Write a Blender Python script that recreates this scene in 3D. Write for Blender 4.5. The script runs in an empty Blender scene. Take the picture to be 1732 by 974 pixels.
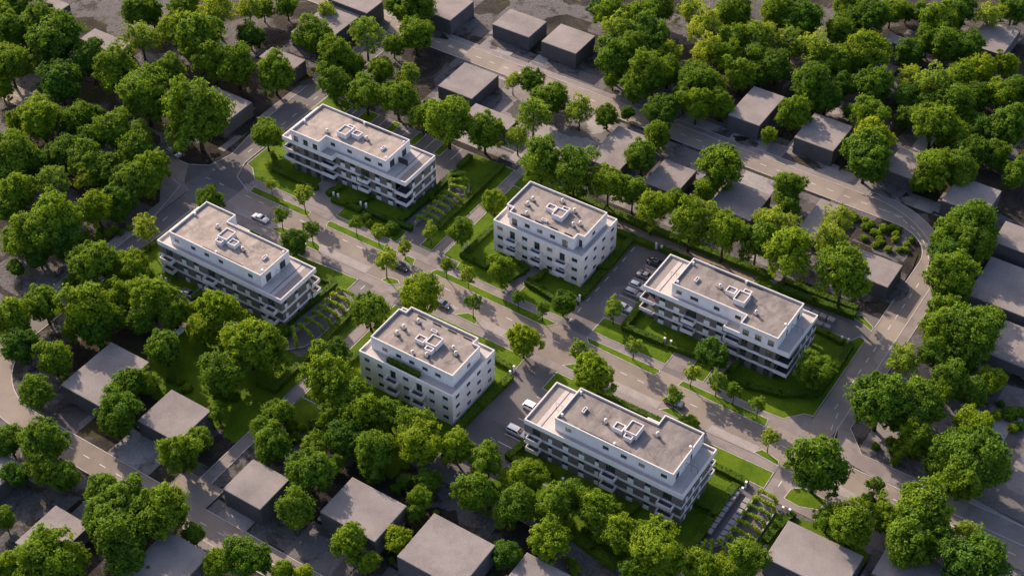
import bpy, math, random
from mathutils import Vector, Matrix
R=math.radians
random.seed(7)
scn=bpy.context.scene
COL=scn.collection
TREES=[
('b', -177.6, 18.6, 4.32, 'leafy green tree, leftmost in row one of the top left wood', 'trees of top left wood'),
('b', -169.3, 14.4, 4.91, 'leafy green tree, second from left in row one of the top left wood', 'trees of top left wood'),
('d', -179.1, 24.6, 4.8, 'dark dense tree, third from left in row one of the top left wood', 'trees of top left wood'),
('b', -165.0, 21.4, 5.14, 'leafy green tree, fourth from left in row one of the top left wood', 'trees of top left wood'),
('d', -152.9, 15.8, 7.12, 'dark dense tree, fifth from left in row one of the top left wood', 'trees of top left wood'),
('d', -142.2, 17.1, 5.01, 'dark dense tree, rightmost in row one of the top left wood', 'trees of top left wood'),
('b', -155.5, -3.5, 3.09, 'leafy green tree, leftmost in row two of the top left wood', 'trees of top left wood'),
('b', -157.7, 2.6, 5.38, 'leafy green tree, second from left in row two of the top left wood', 'trees of top left wood'),
('l', -139.1, -4.7, 3.83, 'pale sparse tree, third from left in row two of the top left wood', 'trees of top left wood'),
('d', -139.8, 3.3, 6.1, 'dark dense tree, fourth from left in row two of the top left wood', 'trees of top left wood'),
('b', -125.4, 1.5, 2.82, 'leafy green tree, fifth from left in row two of the top left wood', 'trees of top left wood'),
('b', -130.6, 14.7, 5.54, 'leafy green tree, rightmost in row two of the top left wood', 'trees of top left wood'),
('b', -132.1, -20.6, 4.29, 'leafy green tree, leftmost in row three of the top left wood', 'trees of top left wood'),
('b', -141.0, -11.1, 3.2, 'leafy green tree, second from left in row three of the top left wood', 'trees of top left wood'),
('y', -132.3, -10.7, 5.14, 'bright light-green tree, third from left in row three of the top left wood', 'trees of top left wood'),
('d', -126.4, -4.0, 4.58, 'dark dense tree, fourth from left in row three of the top left wood', 'trees of top left wood'),
('d', -118.4, -7.6, 3.74, 'dark dense tree, fifth from left in row three of the top left wood', 'trees of top left wood'),
('b', -114.4, -3.2, 4.92, 'leafy green tree, sixth from left in row three of the top left wood', 'trees of top left wood'),
('y', -107.1, -2.6, 4.3, 'bright light-green tree, rightmost in row three of the top left wood', 'trees of top left wood'),
('b', -126.4, -24.7, 5.0, 'leafy green tree, leftmost in row one of the western roadside wood', 'trees of western roadside wood'),
('d', -119.3, -15.9, 4.47, 'dark dense tree, second from left in row one of the western roadside wood', 'trees of western roadside wood'),
('d', -111.5, -15.6, 5.0, 'dark dense tree, third from left in row one of the western roadside wood', 'trees of western roadside wood'),
('l', -105.3, -9.5, 2.91, 'pale sparse tree, fourth from left in row one of the western roadside wood', 'trees of western roadside wood'),
('b', -104.5, -5.3, 4.27, 'leafy green tree, rightmost in row one of the western roadside wood', 'trees of western roadside wood'),
('d', -126.5, -28.7, 3.84, 'dark dense tree, leftmost in row two of the western roadside wood', 'trees of western roadside wood'),
('d', -123.1, -22.3, 3.87, 'dark dense tree, second from left in row two of the western roadside wood', 'trees of western roadside wood'),
('l', -107.4, -19.9, 3.43, 'pale sparse tree, third from left in row two of the western roadside wood', 'trees of western roadside wood'),
('d', -105.8, -15.4, 4.59, 'dark dense tree, fourth from left in row two of the western roadside wood', 'trees of western roadside wood'),
('b', -97.0, -15.3, 4.55, 'leafy green tree, fifth from left in row two of the western roadside wood', 'trees of western roadside wood'),
('y', -96.5, -8.4, 4.41, 'bright light-green tree, rightmost in row two of the western roadside wood', 'trees of western roadside wood'),
('d', -116.3, -37.5, 3.56, 'dark dense tree, leftmost in row three of the western roadside wood', 'trees of western roadside wood'),
('b', -117.2, -33.1, 4.52, 'leafy green tree, second from left in row three of the western roadside wood', 'trees of western roadside wood'),
('l', -111.9, -26.5, 4.35, 'pale sparse tree, third from left in row three of the western roadside wood', 'trees of western roadside wood'),
('y', -97.7, -26.5, 4.1, 'bright light-green tree, fourth from left in row three of the western roadside wood', 'trees of western roadside wood'),
('d', -95.7, -20.9, 4.31, 'dark dense tree, fifth from left in row three of the western roadside wood', 'trees of western roadside wood'),
('b', -94.5, -12.7, 3.61, 'leafy green tree, rightmost in row three of the western roadside wood', 'trees of western roadside wood'),
('b', -106.1, -45.1, 3.47, 'leafy green tree, leftmost in row four of the western roadside wood', 'trees of western roadside wood'),
('b', -100.1, -43.2, 5.44, 'leafy green tree, second from left in row four of the western roadside wood', 'trees of western roadside wood'),
('d', -98.7, -45.1, 3.26, 'dark dense tree, third from left in row four of the western roadside wood', 'trees of western roadside wood'),
('y', -99.8, -37.4, 6.2, 'bright light-green tree, fourth from left in row four of the western roadside wood', 'trees of western roadside wood'),
('d', -95.0, -39.6, 4.37, 'dark dense tree, fifth from left in row four of the western roadside wood', 'trees of western roadside wood'),
('d', -94.5, -23.3, 3.0, 'dark dense tree, rightmost in row four of the western roadside wood', 'trees of western roadside wood'),
('d', -148.3, 41.3, 5.0, 'dark dense tree, leftmost in row one of the upper left lots', 'trees of upper left lots'),
('b', -137.1, 49.5, 4.57, 'leafy green tree, second from left in row one of the upper left lots', 'trees of upper left lots'),
('l', -126.4, 50.7, 5.59, 'pale sparse tree, third from left in row one of the upper left lots', 'trees of upper left lots'),
('l', -122.2, 58.8, 4.13, 'pale sparse tree, fourth from left in row one of the upper left lots', 'trees of upper left lots'),
('b', -121.4, 63.7, 3.07, 'leafy green tree, fifth from left in row one of the upper left lots', 'trees of upper left lots'),
('b', -116.4, 68.2, 3.29, 'leafy green tree, rightmost in row one of the upper left lots', 'trees of upper left lots'),
('l', -135.0, 29.4, 5.25, 'pale sparse tree, leftmost in row two of the upper left lots', 'trees of upper left lots'),
('d', -146.1, 44.6, 3.5, 'dark dense tree, second from left in row two of the upper left lots', 'trees of upper left lots'),
('b', -130.4, 39.3, 5.31, 'leafy green tree, third from left in row two of the upper left lots', 'trees of upper left lots'),
('b', -121.7, 37.9, 6.3, 'leafy green tree, fourth from left in row two of the upper left lots', 'trees of upper left lots'),
('d', -115.8, 51.2, 3.44, 'dark dense tree, fifth from left in row two of the upper left lots', 'trees of upper left lots'),
('d', -114.8, 53.1, 2.37, 'dark dense tree, rightmost in row two of the upper left lots', 'trees of upper left lots'),
('b', -115.1, 10.0, 6.99, 'leafy green tree, leftmost in row three of the upper left lots', 'trees of upper left lots'),
('b', -120.2, 24.1, 4.13, 'leafy green tree, second from left in row three of the upper left lots', 'trees of upper left lots'),
('b', -96.6, 9.2, 7.81, 'leafy green tree, third from left in row three of the upper left lots', 'trees of upper left lots'),
('b', -112.9, 33.2, 5.39, 'leafy green tree, fourth from left in row three of the upper left lots', 'trees of upper left lots'),
('b', -106.3, 35.2, 4.96, 'leafy green tree, fifth from left in row three of the upper left lots', 'trees of upper left lots'),
('b', -96.2, 38.5, 4.94, 'leafy green tree, rightmost in row three of the upper left lots', 'trees of upper left lots'),
('b', -97.5, 57.6, 5.08, 'leafy green tree, leftmost in row one of the clump behind the rear block', 'trees of clump behind the rear block'),
('l', -105.4, 72.0, 3.06, 'pale sparse tree, second from left in row one of the clump behind the rear block', 'trees of clump behind the rear block'),
('l', -85.2, 64.7, 5.07, 'pale sparse tree, third from left in row one of the clump behind the rear block', 'trees of clump behind the rear block'),
('d', -83.1, 83.0, 6.27, 'dark dense tree, fourth from left in row one of the clump behind the rear block', 'trees of clump behind the rear block'),
('y', -75.3, 73.9, 4.67, 'bright light-green tree, rightmost in row one of the clump behind the rear block', 'trees of clump behind the rear block'),
('b', -86.6, 53.0, 4.79, 'leafy green tree, leftmost in row two of the clump behind the rear block', 'trees of clump behind the rear block'),
('b', -82.9, 55.2, 3.35, 'leafy green tree, second from left in row two of the clump behind the rear block', 'trees of clump behind the rear block'),
('b', -75.1, 57.2, 3.54, 'leafy green tree, third from left in row two of the clump behind the rear block', 'trees of clump behind the rear block'),
('b', -79.6, 69.4, 2.98, 'leafy green tree, fourth from left in row two of the clump behind the rear block', 'trees of clump behind the rear block'),
('l', -66.9, 59.1, 3.3, 'pale sparse tree, rightmost in row two of the clump behind the rear block', 'trees of clump behind the rear block'),
('b', -80.3, 44.1, 4.5, 'leafy green tree, leftmost in row three of the clump behind the rear block', 'trees of clump behind the rear block'),
('b', -70.0, 44.6, 5.06, 'leafy green tree, second from left in row three of the clump behind the rear block', 'trees of clump behind the rear block'),
('b', -62.1, 47.5, 4.64, 'leafy green tree, third from left in row three of the clump behind the rear block', 'trees of clump behind the rear block'),
('b', -53.1, 46.0, 3.79, 'leafy green tree, fourth from left in row three of the clump behind the rear block', 'trees of clump behind the rear block'),
('y', -43.9, 44.7, 5.9, 'bright light-green tree, fifth from left in row three of the clump behind the rear block', 'trees of clump behind the rear block'),
('b', -35.0, 47.9, 4.71, 'leafy green tree, rightmost in row three of the clump behind the rear block', 'trees of clump behind the rear block'),
('t', -14.8, 42.6, 5.07, 'tall tree, leftmost in row one of the tree line behind the hedge', 'trees of tree line behind the hedge'),
('t', -5.6, 42.9, 5.22, 'tall tree, second from left in row one of the tree line behind the hedge', 'trees of tree line behind the hedge'),
('t', 2.8, 45.4, 4.43, 'tall tree, third from left in row one of the tree line behind the hedge', 'trees of tree line behind the hedge'),
('t', 8.3, 47.8, 3.48, 'tall tree, fourth from left in row one of the tree line behind the hedge', 'trees of tree line behind the hedge'),
('t', 16.1, 43.4, 4.36, 'tall tree, fifth from left in row one of the tree line behind the hedge', 'trees of tree line behind the hedge'),
('t', 17.9, 51.8, 2.89, 'tall tree, rightmost in row one of the tree line behind the hedge', 'trees of tree line behind the hedge'),
('t', 26.5, 42.9, 4.86, 'tall tree, leftmost in row two of the tree line behind the hedge', 'trees of tree line behind the hedge'),
('t', 34.8, 43.9, 4.82, 'tall tree, second from left in row two of the tree line behind the hedge', 'trees of tree line behind the hedge'),
('t', 42.3, 46.4, 4.25, 'tall tree, third from left in row two of the tree line behind the hedge', 'trees of tree line behind the hedge'),
('l', 38.9, 57.1, 3.14, 'pale sparse tree, fourth from left in row two of the tree line behind the hedge', 'trees of tree line behind the hedge'),
('t', 51.2, 43.1, 5.97, 'tall tree, fifth from left in row two of the tree line behind the hedge', 'trees of tree line behind the hedge'),
('t', 64.9, 43.5, 6.23, 'tall tree, rightmost in row two of the tree line behind the hedge', 'trees of tree line behind the hedge'),
('l', -42.9, 73.0, 2.56, 'pale sparse tree, leftmost in row one of the lots below the north road', 'trees of lots below the north road'),
('d', -38.8, 75.7, 3.51, 'dark dense tree, second from left in row one of the lots below the north road', 'trees of lots below the north road'),
('d', -28.9, 69.1, 4.64, 'dark dense tree, third from left in row one of the lots below the north road', 'trees of lots below the north road'),
('l', -19.9, 69.3, 3.8, 'pale sparse tree, fourth from left in row one of the lots below the north road', 'trees of lots below the north road'),
('d', -11.4, 79.7, 1.87, 'dark dense tree, fifth from left in row one of the lots below the north road', 'trees of lots below the north road'),
('d', -1.8, 80.8, 4.6, 'dark dense tree, rightmost in row one of the lots below the north road', 'trees of lots below the north road'),
('l', -27.6, 51.8, 3.35, 'pale sparse tree, leftmost in row two of the lots below the north road', 'trees of lots below the north road'),
('l', -27.3, 58.7, 5.13, 'pale sparse tree, second from left in row two of the lots below the north road', 'trees of lots below the north road'),
('d', -14.0, 73.5, 3.21, 'dark dense tree, third from left in row two of the lots below the north road', 'trees of lots below the north road'),
('b', 2.8, 62.1, 4.06, 'leafy green tree, fourth from left in row two of the lots below the north road', 'trees of lots below the north road'),
('b', 1.4, 72.7, 3.36, 'leafy green tree, fifth from left in row two of the lots below the north road', 'trees of lots below the north road'),
('b', 21.8, 66.9, 5.33, 'leafy green tree, rightmost in row two of the lots below the north road', 'trees of lots below the north road'),
('b', 21.4, 61.1, 3.04, 'leafy green tree, leftmost in row three of the lots below the north road', 'trees of lots below the north road'),
('l', 42.8, 55.8, 4.39, 'pale sparse tree, second from left in row three of the lots below the north road', 'trees of lots below the north road'),
('b', 38.7, 71.0, 3.97, 'leafy green tree, third from left in row three of the lots below the north road', 'trees of lots below the north road'),
('d', 41.1, 66.5, 3.0, 'dark dense tree, fourth from left in row three of the lots below the north road', 'trees of lots below the north road'),
('l', 55.6, 57.4, 4.33, 'pale sparse tree, fifth from left in row three of the lots below the north road', 'trees of lots below the north road'),
('l', 54.4, 65.5, 3.86, 'pale sparse tree, rightmost in row three of the lots below the north road', 'trees of lots below the north road'),
('d', -39.8, 115.3, 4.15, 'dark dense tree, leftmost in row one of the top right wood', 'trees of top right wood'),
('b', -26.2, 122.6, 4.36, 'leafy green tree, second from left in row one of the top right wood', 'trees of top right wood'),
('b', 3.8, 137.6, 4.97, 'leafy green tree, third from left in row one of the top right wood', 'trees of top right wood'),
('b', 18.5, 151.2, 4.13, 'leafy green tree, fourth from left in row one of the top right wood', 'trees of top right wood'),
('d', 45.2, 166.3, 4.98, 'dark dense tree, fifth from left in row one of the top right wood', 'trees of top right wood'),
('d', 57.8, 175.5, 4.56, 'dark dense tree, rightmost in row one of the top right wood', 'trees of top right wood'),
('b', -35.0, 111.3, 4.75, 'leafy green tree, leftmost in row two of the top right wood', 'trees of top right wood'),
('l', -16.7, 123.6, 4.31, 'pale sparse tree, second from left in row two of the top right wood', 'trees of top right wood'),
('b', -6.7, 129.9, 4.97, 'leafy green tree, third from left in row two of the top right wood', 'trees of top right wood'),
('b', 29.2, 157.4, 3.7, 'leafy green tree, fourth from left in row two of the top right wood', 'trees of top right wood'),
('d', 32.0, 162.4, 2.71, 'dark dense tree, fifth from left in row two of the top right wood', 'trees of top right wood'),
('d', 36.6, 163.1, 3.27, 'dark dense tree, rightmost in row two of the top right wood', 'trees of top right wood'),
('b', -28.8, 115.0, 4.53, 'leafy green tree, leftmost in row three of the top right wood', 'trees of top right wood'),
('l', -9.4, 118.6, 4.89, 'pale sparse tree, second from left in row three of the top right wood', 'trees of top right wood'),
('d', 11.0, 137.0, 5.36, 'dark dense tree, third from left in row three of the top right wood', 'trees of top right wood'),
('d', 26.2, 147.6, 5.58, 'dark dense tree, fourth from left in row three of the top right wood', 'trees of top right wood'),
('b', 42.8, 156.1, 5.13, 'leafy green tree, fifth from left in row three of the top right wood', 'trees of top right wood'),
('l', 53.5, 167.3, 4.3, 'pale sparse tree, rightmost in row three of the top right wood', 'trees of top right wood'),
('l', -28.5, 104.3, 4.67, 'pale sparse tree, leftmost in row four of the top right wood', 'trees of top right wood'),
('d', -21.2, 108.3, 5.51, 'dark dense tree, second from left in row four of the top right wood', 'trees of top right wood'),
('b', -0.8, 118.4, 5.06, 'leafy green tree, third from left in row four of the top right wood', 'trees of top right wood'),
('l', 3.7, 123.1, 4.45, 'pale sparse tree, fourth from left in row four of the top right wood', 'trees of top right wood'),
('l', 6.6, 125.3, 4.03, 'pale sparse tree, fifth from left in row four of the top right wood', 'trees of top right wood'),
('d', 21.1, 140.2, 4.49, 'dark dense tree, rightmost in row four of the top right wood', 'trees of top right wood'),
('b', -22.2, 100.2, 4.41, 'leafy green tree, leftmost in row five of the top right wood', 'trees of top right wood'),
('l', 12.8, 126.8, 4.01, 'pale sparse tree, second from left in row five of the top right wood', 'trees of top right wood'),
('l', 20.7, 124.9, 4.79, 'pale sparse tree, third from left in row five of the top right wood', 'trees of top right wood'),
('b', 43.4, 149.0, 3.61, 'leafy green tree, fourth from left in row five of the top right wood', 'trees of top right wood'),
('d', 47.9, 149.2, 5.06, 'dark dense tree, fifth from left in row five of the top right wood', 'trees of top right wood'),
('d', 53.9, 150.6, 4.62, 'dark dense tree, rightmost in row five of the top right wood', 'trees of top right wood'),
('b', -23.4, 92.4, 5.18, 'leafy green tree, leftmost in row six of the top right wood', 'trees of top right wood'),
('b', -17.7, 104.0, 3.38, 'leafy green tree, second from left in row six of the top right wood', 'trees of top right wood'),
('l', -13.5, 105.7, 3.37, 'pale sparse tree, third from left in row six of the top right wood', 'trees of top right wood'),
('l', -3.8, 109.8, 4.39, 'pale sparse tree, fourth from left in row six of the top right wood', 'trees of top right wood'),
('b', 6.9, 116.2, 4.18, 'leafy green tree, fifth from left in row six of the top right wood', 'trees of top right wood'),
('b', 32.9, 131.9, 5.62, 'leafy green tree, sixth from left in row six of the top right wood', 'trees of top right wood'),
('d', 40.9, 141.1, 4.0, 'dark dense tree, rightmost in row six of the top right wood', 'trees of top right wood'),
('b', 1.5, 111.5, 3.97, 'leafy green tree, leftmost in row seven of the top right wood', 'trees of top right wood'),
('d', 13.9, 115.2, 4.36, 'dark dense tree, second from left in row seven of the top right wood', 'trees of top right wood'),
('b', 26.4, 125.3, 4.57, 'leafy green tree, third from left in row seven of the top right wood', 'trees of top right wood'),
('d', 31.4, 128.9, 3.34, 'dark dense tree, fourth from left in row seven of the top right wood', 'trees of top right wood'),
('y', 60.1, 143.6, 3.94, 'bright light-green tree, fifth from left in row seven of the top right wood', 'trees of top right wood'),
('b', 65.2, 151.1, 3.25, 'leafy green tree, rightmost in row seven of the top right wood', 'trees of top right wood'),
('b', -21.4, 89.2, 3.31, 'leafy green tree, leftmost in row eight of the top right wood', 'trees of top right wood'),
('b', -12.0, 91.1, 5.32, 'leafy green tree, second from left in row eight of the top right wood', 'trees of top right wood'),
('b', -9.6, 97.9, 3.52, 'leafy green tree, third from left in row eight of the top right wood', 'trees of top right wood'),
('b', 7.7, 106.3, 4.32, 'leafy green tree, fourth from left in row eight of the top right wood', 'trees of top right wood'),
('d', 10.8, 111.8, 3.53, 'dark dense tree, fifth from left in row eight of the top right wood', 'trees of top right wood'),
('b', 57.4, 136.0, 4.3, 'leafy green tree, rightmost in row eight of the top right wood', 'trees of top right wood'),
('b', -13.8, 87.2, 4.09, 'leafy green tree, leftmost in row nine of the top right wood', 'trees of top right wood'),
('b', -0.3, 96.5, 4.9, 'leafy green tree, second from left in row nine of the top right wood', 'trees of top right wood'),
('d', 32.5, 119.3, 3.49, 'dark dense tree, third from left in row nine of the top right wood', 'trees of top right wood'),
('b', 39.8, 120.5, 4.68, 'leafy green tree, fourth from left in row nine of the top right wood', 'trees of top right wood'),
('l', 46.9, 128.2, 3.89, 'pale sparse tree, fifth from left in row nine of the top right wood', 'trees of top right wood'),
('l', 53.3, 127.2, 4.86, 'pale sparse tree, rightmost in row nine of the top right wood', 'trees of top right wood'),
('b', -0.4, 90.1, 3.86, 'leafy green tree, leftmost in row ten of the top right wood', 'trees of top right wood'),
('b', 3.0, 99.1, 3.69, 'leafy green tree, second from left in row ten of the top right wood', 'trees of top right wood'),
('b', 26.7, 110.2, 5.27, 'leafy green tree, third from left in row ten of the top right wood', 'trees of top right wood'),
('d', 63.6, 132.2, 3.86, 'dark dense tree, fourth from left in row ten of the top right wood', 'trees of top right wood'),
('b', 68.5, 135.3, 4.25, 'leafy green tree, fifth from left in row ten of the top right wood', 'trees of top right wood'),
('b', 71.8, 139.1, 3.87, 'leafy green tree, rightmost in row ten of the top right wood', 'trees of top right wood'),
('b', 4.4, 87.9, 4.42, 'leafy green tree, leftmost in row eleven of the top right wood', 'trees of top right wood'),
('b', 8.7, 92.6, 3.44, 'leafy green tree, second from left in row eleven of the top right wood', 'trees of top right wood'),
('d', 30.9, 110.3, 3.86, 'dark dense tree, third from left in row eleven of the top right wood', 'trees of top right wood'),
('d', 48.5, 122.1, 3.65, 'dark dense tree, fourth from left in row eleven of the top right wood', 'trees of top right wood'),
('d', 55.0, 122.4, 3.63, 'dark dense tree, fifth from left in row eleven of the top right wood', 'trees of top right wood'),
('d', 59.4, 124.9, 5.22, 'dark dense tree, sixth from left in row eleven of the top right wood', 'trees of top right wood'),
('d', 74.4, 135.1, 2.83, 'dark dense tree, rightmost in row eleven of the top right wood', 'trees of top right wood'),
('y', 27.1, 98.7, 4.39, 'bright light-green tree, leftmost in row one of the lots at upper right', 'trees of lots at upper right'),
('d', 37.8, 111.0, 2.1, 'dark dense tree, second from left in row one of the lots at upper right', 'trees of lots at upper right'),
('b', 43.8, 108.3, 4.77, 'leafy green tree, third from left in row one of the lots at upper right', 'trees of lots at upper right'),
('d', 51.6, 115.7, 3.21, 'dark dense tree, fourth from left in row one of the lots at upper right', 'trees of lots at upper right'),
('b', 59.6, 111.6, 5.3, 'leafy green tree, fifth from left in row one of the lots at upper right', 'trees of lots at upper right'),
('d', 63.9, 123.2, 3.41, 'dark dense tree, rightmost in row one of the lots at upper right', 'trees of lots at upper right'),
('y', 24.1, 90.7, 2.07, 'bright light-green tree, leftmost in row two of the lots at upper right', 'trees of lots at upper right'),
('y', 49.1, 96.7, 5.24, 'bright light-green tree, second from left in row two of the lots at upper right', 'trees of lots at upper right'),
('y', 65.3, 112.8, 3.73, 'bright light-green tree, third from left in row two of the lots at upper right', 'trees of lots at upper right'),
('d', 71.4, 108.2, 4.46, 'dark dense tree, fourth from left in row two of the lots at upper right', 'trees of lots at upper right'),
('d', 70.1, 119.5, 3.75, 'dark dense tree, fifth from left in row two of the lots at upper right', 'trees of lots at upper right'),
('b', 75.2, 121.8, 4.92, 'leafy green tree, rightmost in row two of the lots at upper right', 'trees of lots at upper right'),
('d', 51.0, 89.4, 6.12, 'dark dense tree, leftmost in row three of the lots at upper right', 'trees of lots at upper right'),
('b', 64.4, 92.9, 2.49, 'leafy green tree, second from left in row three of the lots at upper right', 'trees of lots at upper right'),
('b', 66.1, 95.7, 4.95, 'leafy green tree, third from left in row three of the lots at upper right', 'trees of lots at upper right'),
('b', 71.3, 98.9, 4.19, 'leafy green tree, fourth from left in row three of the lots at upper right', 'trees of lots at upper right'),
('d', 76.1, 112.0, 3.69, 'dark dense tree, fifth from left in row three of the lots at upper right', 'trees of lots at upper right'),
('b', 83.0, 106.7, 3.63, 'leafy green tree, rightmost in row three of the lots at upper right', 'trees of lots at upper right'),
('b', 78.1, 73.8, 4.0, 'leafy green tree, leftmost in row one of the wood by the east road', 'trees of wood by the east road'),
('d', 80.9, 67.5, 4.3, 'dark dense tree, second from left in row one of the wood by the east road', 'trees of wood by the east road'),
('b', 77.8, 81.9, 3.14, 'leafy green tree, third from left in row one of the wood by the east road', 'trees of wood by the east road'),
('b', 82.7, 79.1, 5.45, 'leafy green tree, fourth from left in row one of the wood by the east road', 'trees of wood by the east road'),
('b', 84.9, 74.0, 4.51, 'leafy green tree, rightmost in row one of the wood by the east road', 'trees of wood by the east road'),
('b', 89.3, 43.9, 4.75, 'leafy green tree, leftmost in row two of the wood by the east road', 'trees of wood by the east road'),
('b', 87.3, 50.3, 3.97, 'leafy green tree, second from left in row two of the wood by the east road', 'trees of wood by the east road'),
('y', 84.2, 59.8, 5.44, 'bright light-green tree, third from left in row two of the wood by the east road', 'trees of wood by the east road'),
('d', 85.6, 57.6, 4.2, 'dark dense tree, fourth from left in row two of the wood by the east road', 'trees of wood by the east road'),
('b', 94.8, 44.7, 6.06, 'leafy green tree, rightmost in row two of the wood by the east road', 'trees of wood by the east road'),
('l', 85.2, 30.1, 3.84, 'pale sparse tree, leftmost in row three of the wood by the east road', 'trees of wood by the east road'),
('d', 90.4, 37.6, 3.7, 'dark dense tree, second from left in row three of the wood by the east road', 'trees of wood by the east road'),
('b', 95.8, 30.5, 3.96, 'leafy green tree, third from left in row three of the wood by the east road', 'trees of wood by the east road'),
('d', 96.6, 41.6, 4.37, 'dark dense tree, fourth from left in row three of the wood by the east road', 'trees of wood by the east road'),
('y', 103.0, 37.3, 2.99, 'bright light-green tree, rightmost in row three of the wood by the east road', 'trees of wood by the east road'),
('b', 86.5, 14.5, 5.95, 'leafy green tree, leftmost in row four of the wood by the east road', 'trees of wood by the east road'),
('d', 92.2, 16.5, 4.82, 'dark dense tree, second from left in row four of the wood by the east road', 'trees of wood by the east road'),
('b', 96.0, 11.5, 3.81, 'leafy green tree, third from left in row four of the wood by the east road', 'trees of wood by the east road'),
('b', 93.3, 19.9, 5.01, 'leafy green tree, fourth from left in row four of the wood by the east road', 'trees of wood by the east road'),
('y', 104.4, 21.4, 3.85, 'bright light-green tree, fifth from left in row four of the wood by the east road', 'trees of wood by the east road'),
('b', 101.0, 31.8, 2.97, 'leafy green tree, rightmost in row four of the wood by the east road', 'trees of wood by the east road'),
('b', 82.5, -8.0, 5.72, 'leafy green tree, leftmost in row one of the lower right corner', 'trees of lower right corner'),
('d', 93.7, -5.7, 1.7, 'dark dense tree, second from left in row one of the lower right corner', 'trees of lower right corner'),
('b', 104.7, -7.9, 5.71, 'leafy green tree, third from left in row one of the lower right corner', 'trees of lower right corner'),
('b', 102.8, 8.8, 3.45, 'leafy green tree, fourth from left in row one of the lower right corner', 'trees of lower right corner'),
('b', 104.0, 11.5, 4.7, 'leafy green tree, fifth from left in row one of the lower right corner', 'trees of lower right corner'),
('b', 108.0, 6.1, 4.63, 'leafy green tree, sixth from left in row one of the lower right corner', 'trees of lower right corner'),
('b', 109.2, 10.2, 5.89, 'leafy green tree, rightmost in row one of the lower right corner', 'trees of lower right corner'),
('b', 89.2, -15.9, 2.9, 'leafy green tree, leftmost in row two of the lower right corner', 'trees of lower right corner'),
('b', 94.0, -16.8, 4.51, 'leafy green tree, second from left in row two of the lower right corner', 'trees of lower right corner'),
('b', 98.2, -9.8, 3.35, 'leafy green tree, third from left in row two of the lower right corner', 'trees of lower right corner'),
('b', 104.9, -14.7, 5.05, 'leafy green tree, fourth from left in row two of the lower right corner', 'trees of lower right corner'),
('b', 109.2, -10.4, 4.48, 'leafy green tree, fifth from left in row two of the lower right corner', 'trees of lower right corner'),
('l', 113.5, -5.2, 3.01, 'pale sparse tree, sixth from left in row two of the lower right corner', 'trees of lower right corner'),
('d', 117.7, -13.6, 5.83, 'dark dense tree, rightmost in row two of the lower right corner', 'trees of lower right corner'),
('b', 27.9, -49.5, 4.0, 'leafy green tree, leftmost in row one of the belt below the lower block', 'trees of belt below the lower block'),
('b', 25.2, -40.7, 3.77, 'leafy green tree, second from left in row one of the belt below the lower block', 'trees of belt below the lower block'),
('b', 34.1, -39.4, 3.59, 'leafy green tree, third from left in row one of the belt below the lower block', 'trees of belt below the lower block'),
('b', 42.8, -43.0, 4.27, 'leafy green tree, fourth from left in row one of the belt below the lower block', 'trees of belt below the lower block'),
('b', 45.7, -38.3, 2.93, 'leafy green tree, rightmost in row one of the belt below the lower block', 'trees of belt below the lower block'),
('b', 35.3, -49.3, 2.75, 'leafy green tree, leftmost in row two of the belt below the lower block', 'trees of belt below the lower block'),
('b', 36.4, -46.8, 3.67, 'leafy green tree, second from left in row two of the belt below the lower block', 'trees of belt below the lower block'),
('b', 50.9, -39.6, 3.96, 'leafy green tree, third from left in row two of the belt below the lower block', 'trees of belt below the lower block'),
('b', 53.7, -41.8, 3.03, 'leafy green tree, fourth from left in row two of the belt below the lower block', 'trees of belt below the lower block'),
('b', 57.9, -42.0, 3.91, 'leafy green tree, fifth from left in row two of the belt below the lower block', 'trees of belt below the lower block'),
('b', 60.0, -38.4, 2.57, 'leafy green tree, rightmost in row two of the belt below the lower block', 'trees of belt below the lower block'),
('y', 46.8, -51.0, 3.89, 'bright light-green tree, leftmost in row three of the belt below the lower block', 'trees of belt below the lower block'),
('b', 63.1, -46.9, 2.67, 'leafy green tree, second from left in row three of the belt below the lower block', 'trees of belt below the lower block'),
('b', 65.7, -43.1, 5.3, 'leafy green tree, third from left in row three of the belt below the lower block', 'trees of belt below the lower block'),
('y', 73.7, -39.9, 3.25, 'bright light-green tree, fourth from left in row three of the belt below the lower block', 'trees of belt below the lower block'),
('y', 78.0, -38.0, 2.96, 'bright light-green tree, fifth from left in row three of the belt below the lower block', 'trees of belt below the lower block'),
('b', 80.4, -34.2, 3.85, 'leafy green tree, rightmost in row three of the belt below the lower block', 'trees of belt below the lower block'),
('b', -31.9, -41.8, 4.7, 'leafy green tree, leftmost in row one of the grove below the white block', 'trees of grove below the white block'),
('b', -14.9, -42.4, 5.57, 'leafy green tree, second from left in row one of the grove below the white block', 'trees of grove below the white block'),
('d', -20.6, -31.5, 2.89, 'dark dense tree, third from left in row one of the grove below the white block', 'trees of grove below the white block'),
('b', -7.8, -42.9, 4.24, 'leafy green tree, fourth from left in row one of the grove below the white block', 'trees of grove below the white block'),
('b', -3.9, -44.9, 4.2, 'leafy green tree, rightmost in row one of the grove below the white block', 'trees of grove below the white block'),
('b', -19.4, -57.7, 2.74, 'leafy green tree, leftmost in row two of the grove below the white block', 'trees of grove below the white block'),
('b', -19.1, -53.5, 3.09, 'leafy green tree, second from left in row two of the grove below the white block', 'trees of grove below the white block'),
('b', -9.1, -47.8, 2.93, 'leafy green tree, third from left in row two of the grove below the white block', 'trees of grove below the white block'),
('d', -3.1, -51.4, 3.84, 'dark dense tree, fourth from left in row two of the grove below the white block', 'trees of grove below the white block'),
('b', 0.8, -41.4, 3.57, 'leafy green tree, fifth from left in row two of the grove below the white block', 'trees of grove below the white block'),
('y', 8.3, -41.9, 4.16, 'bright light-green tree, rightmost in row two of the grove below the white block', 'trees of grove below the white block'),
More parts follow.
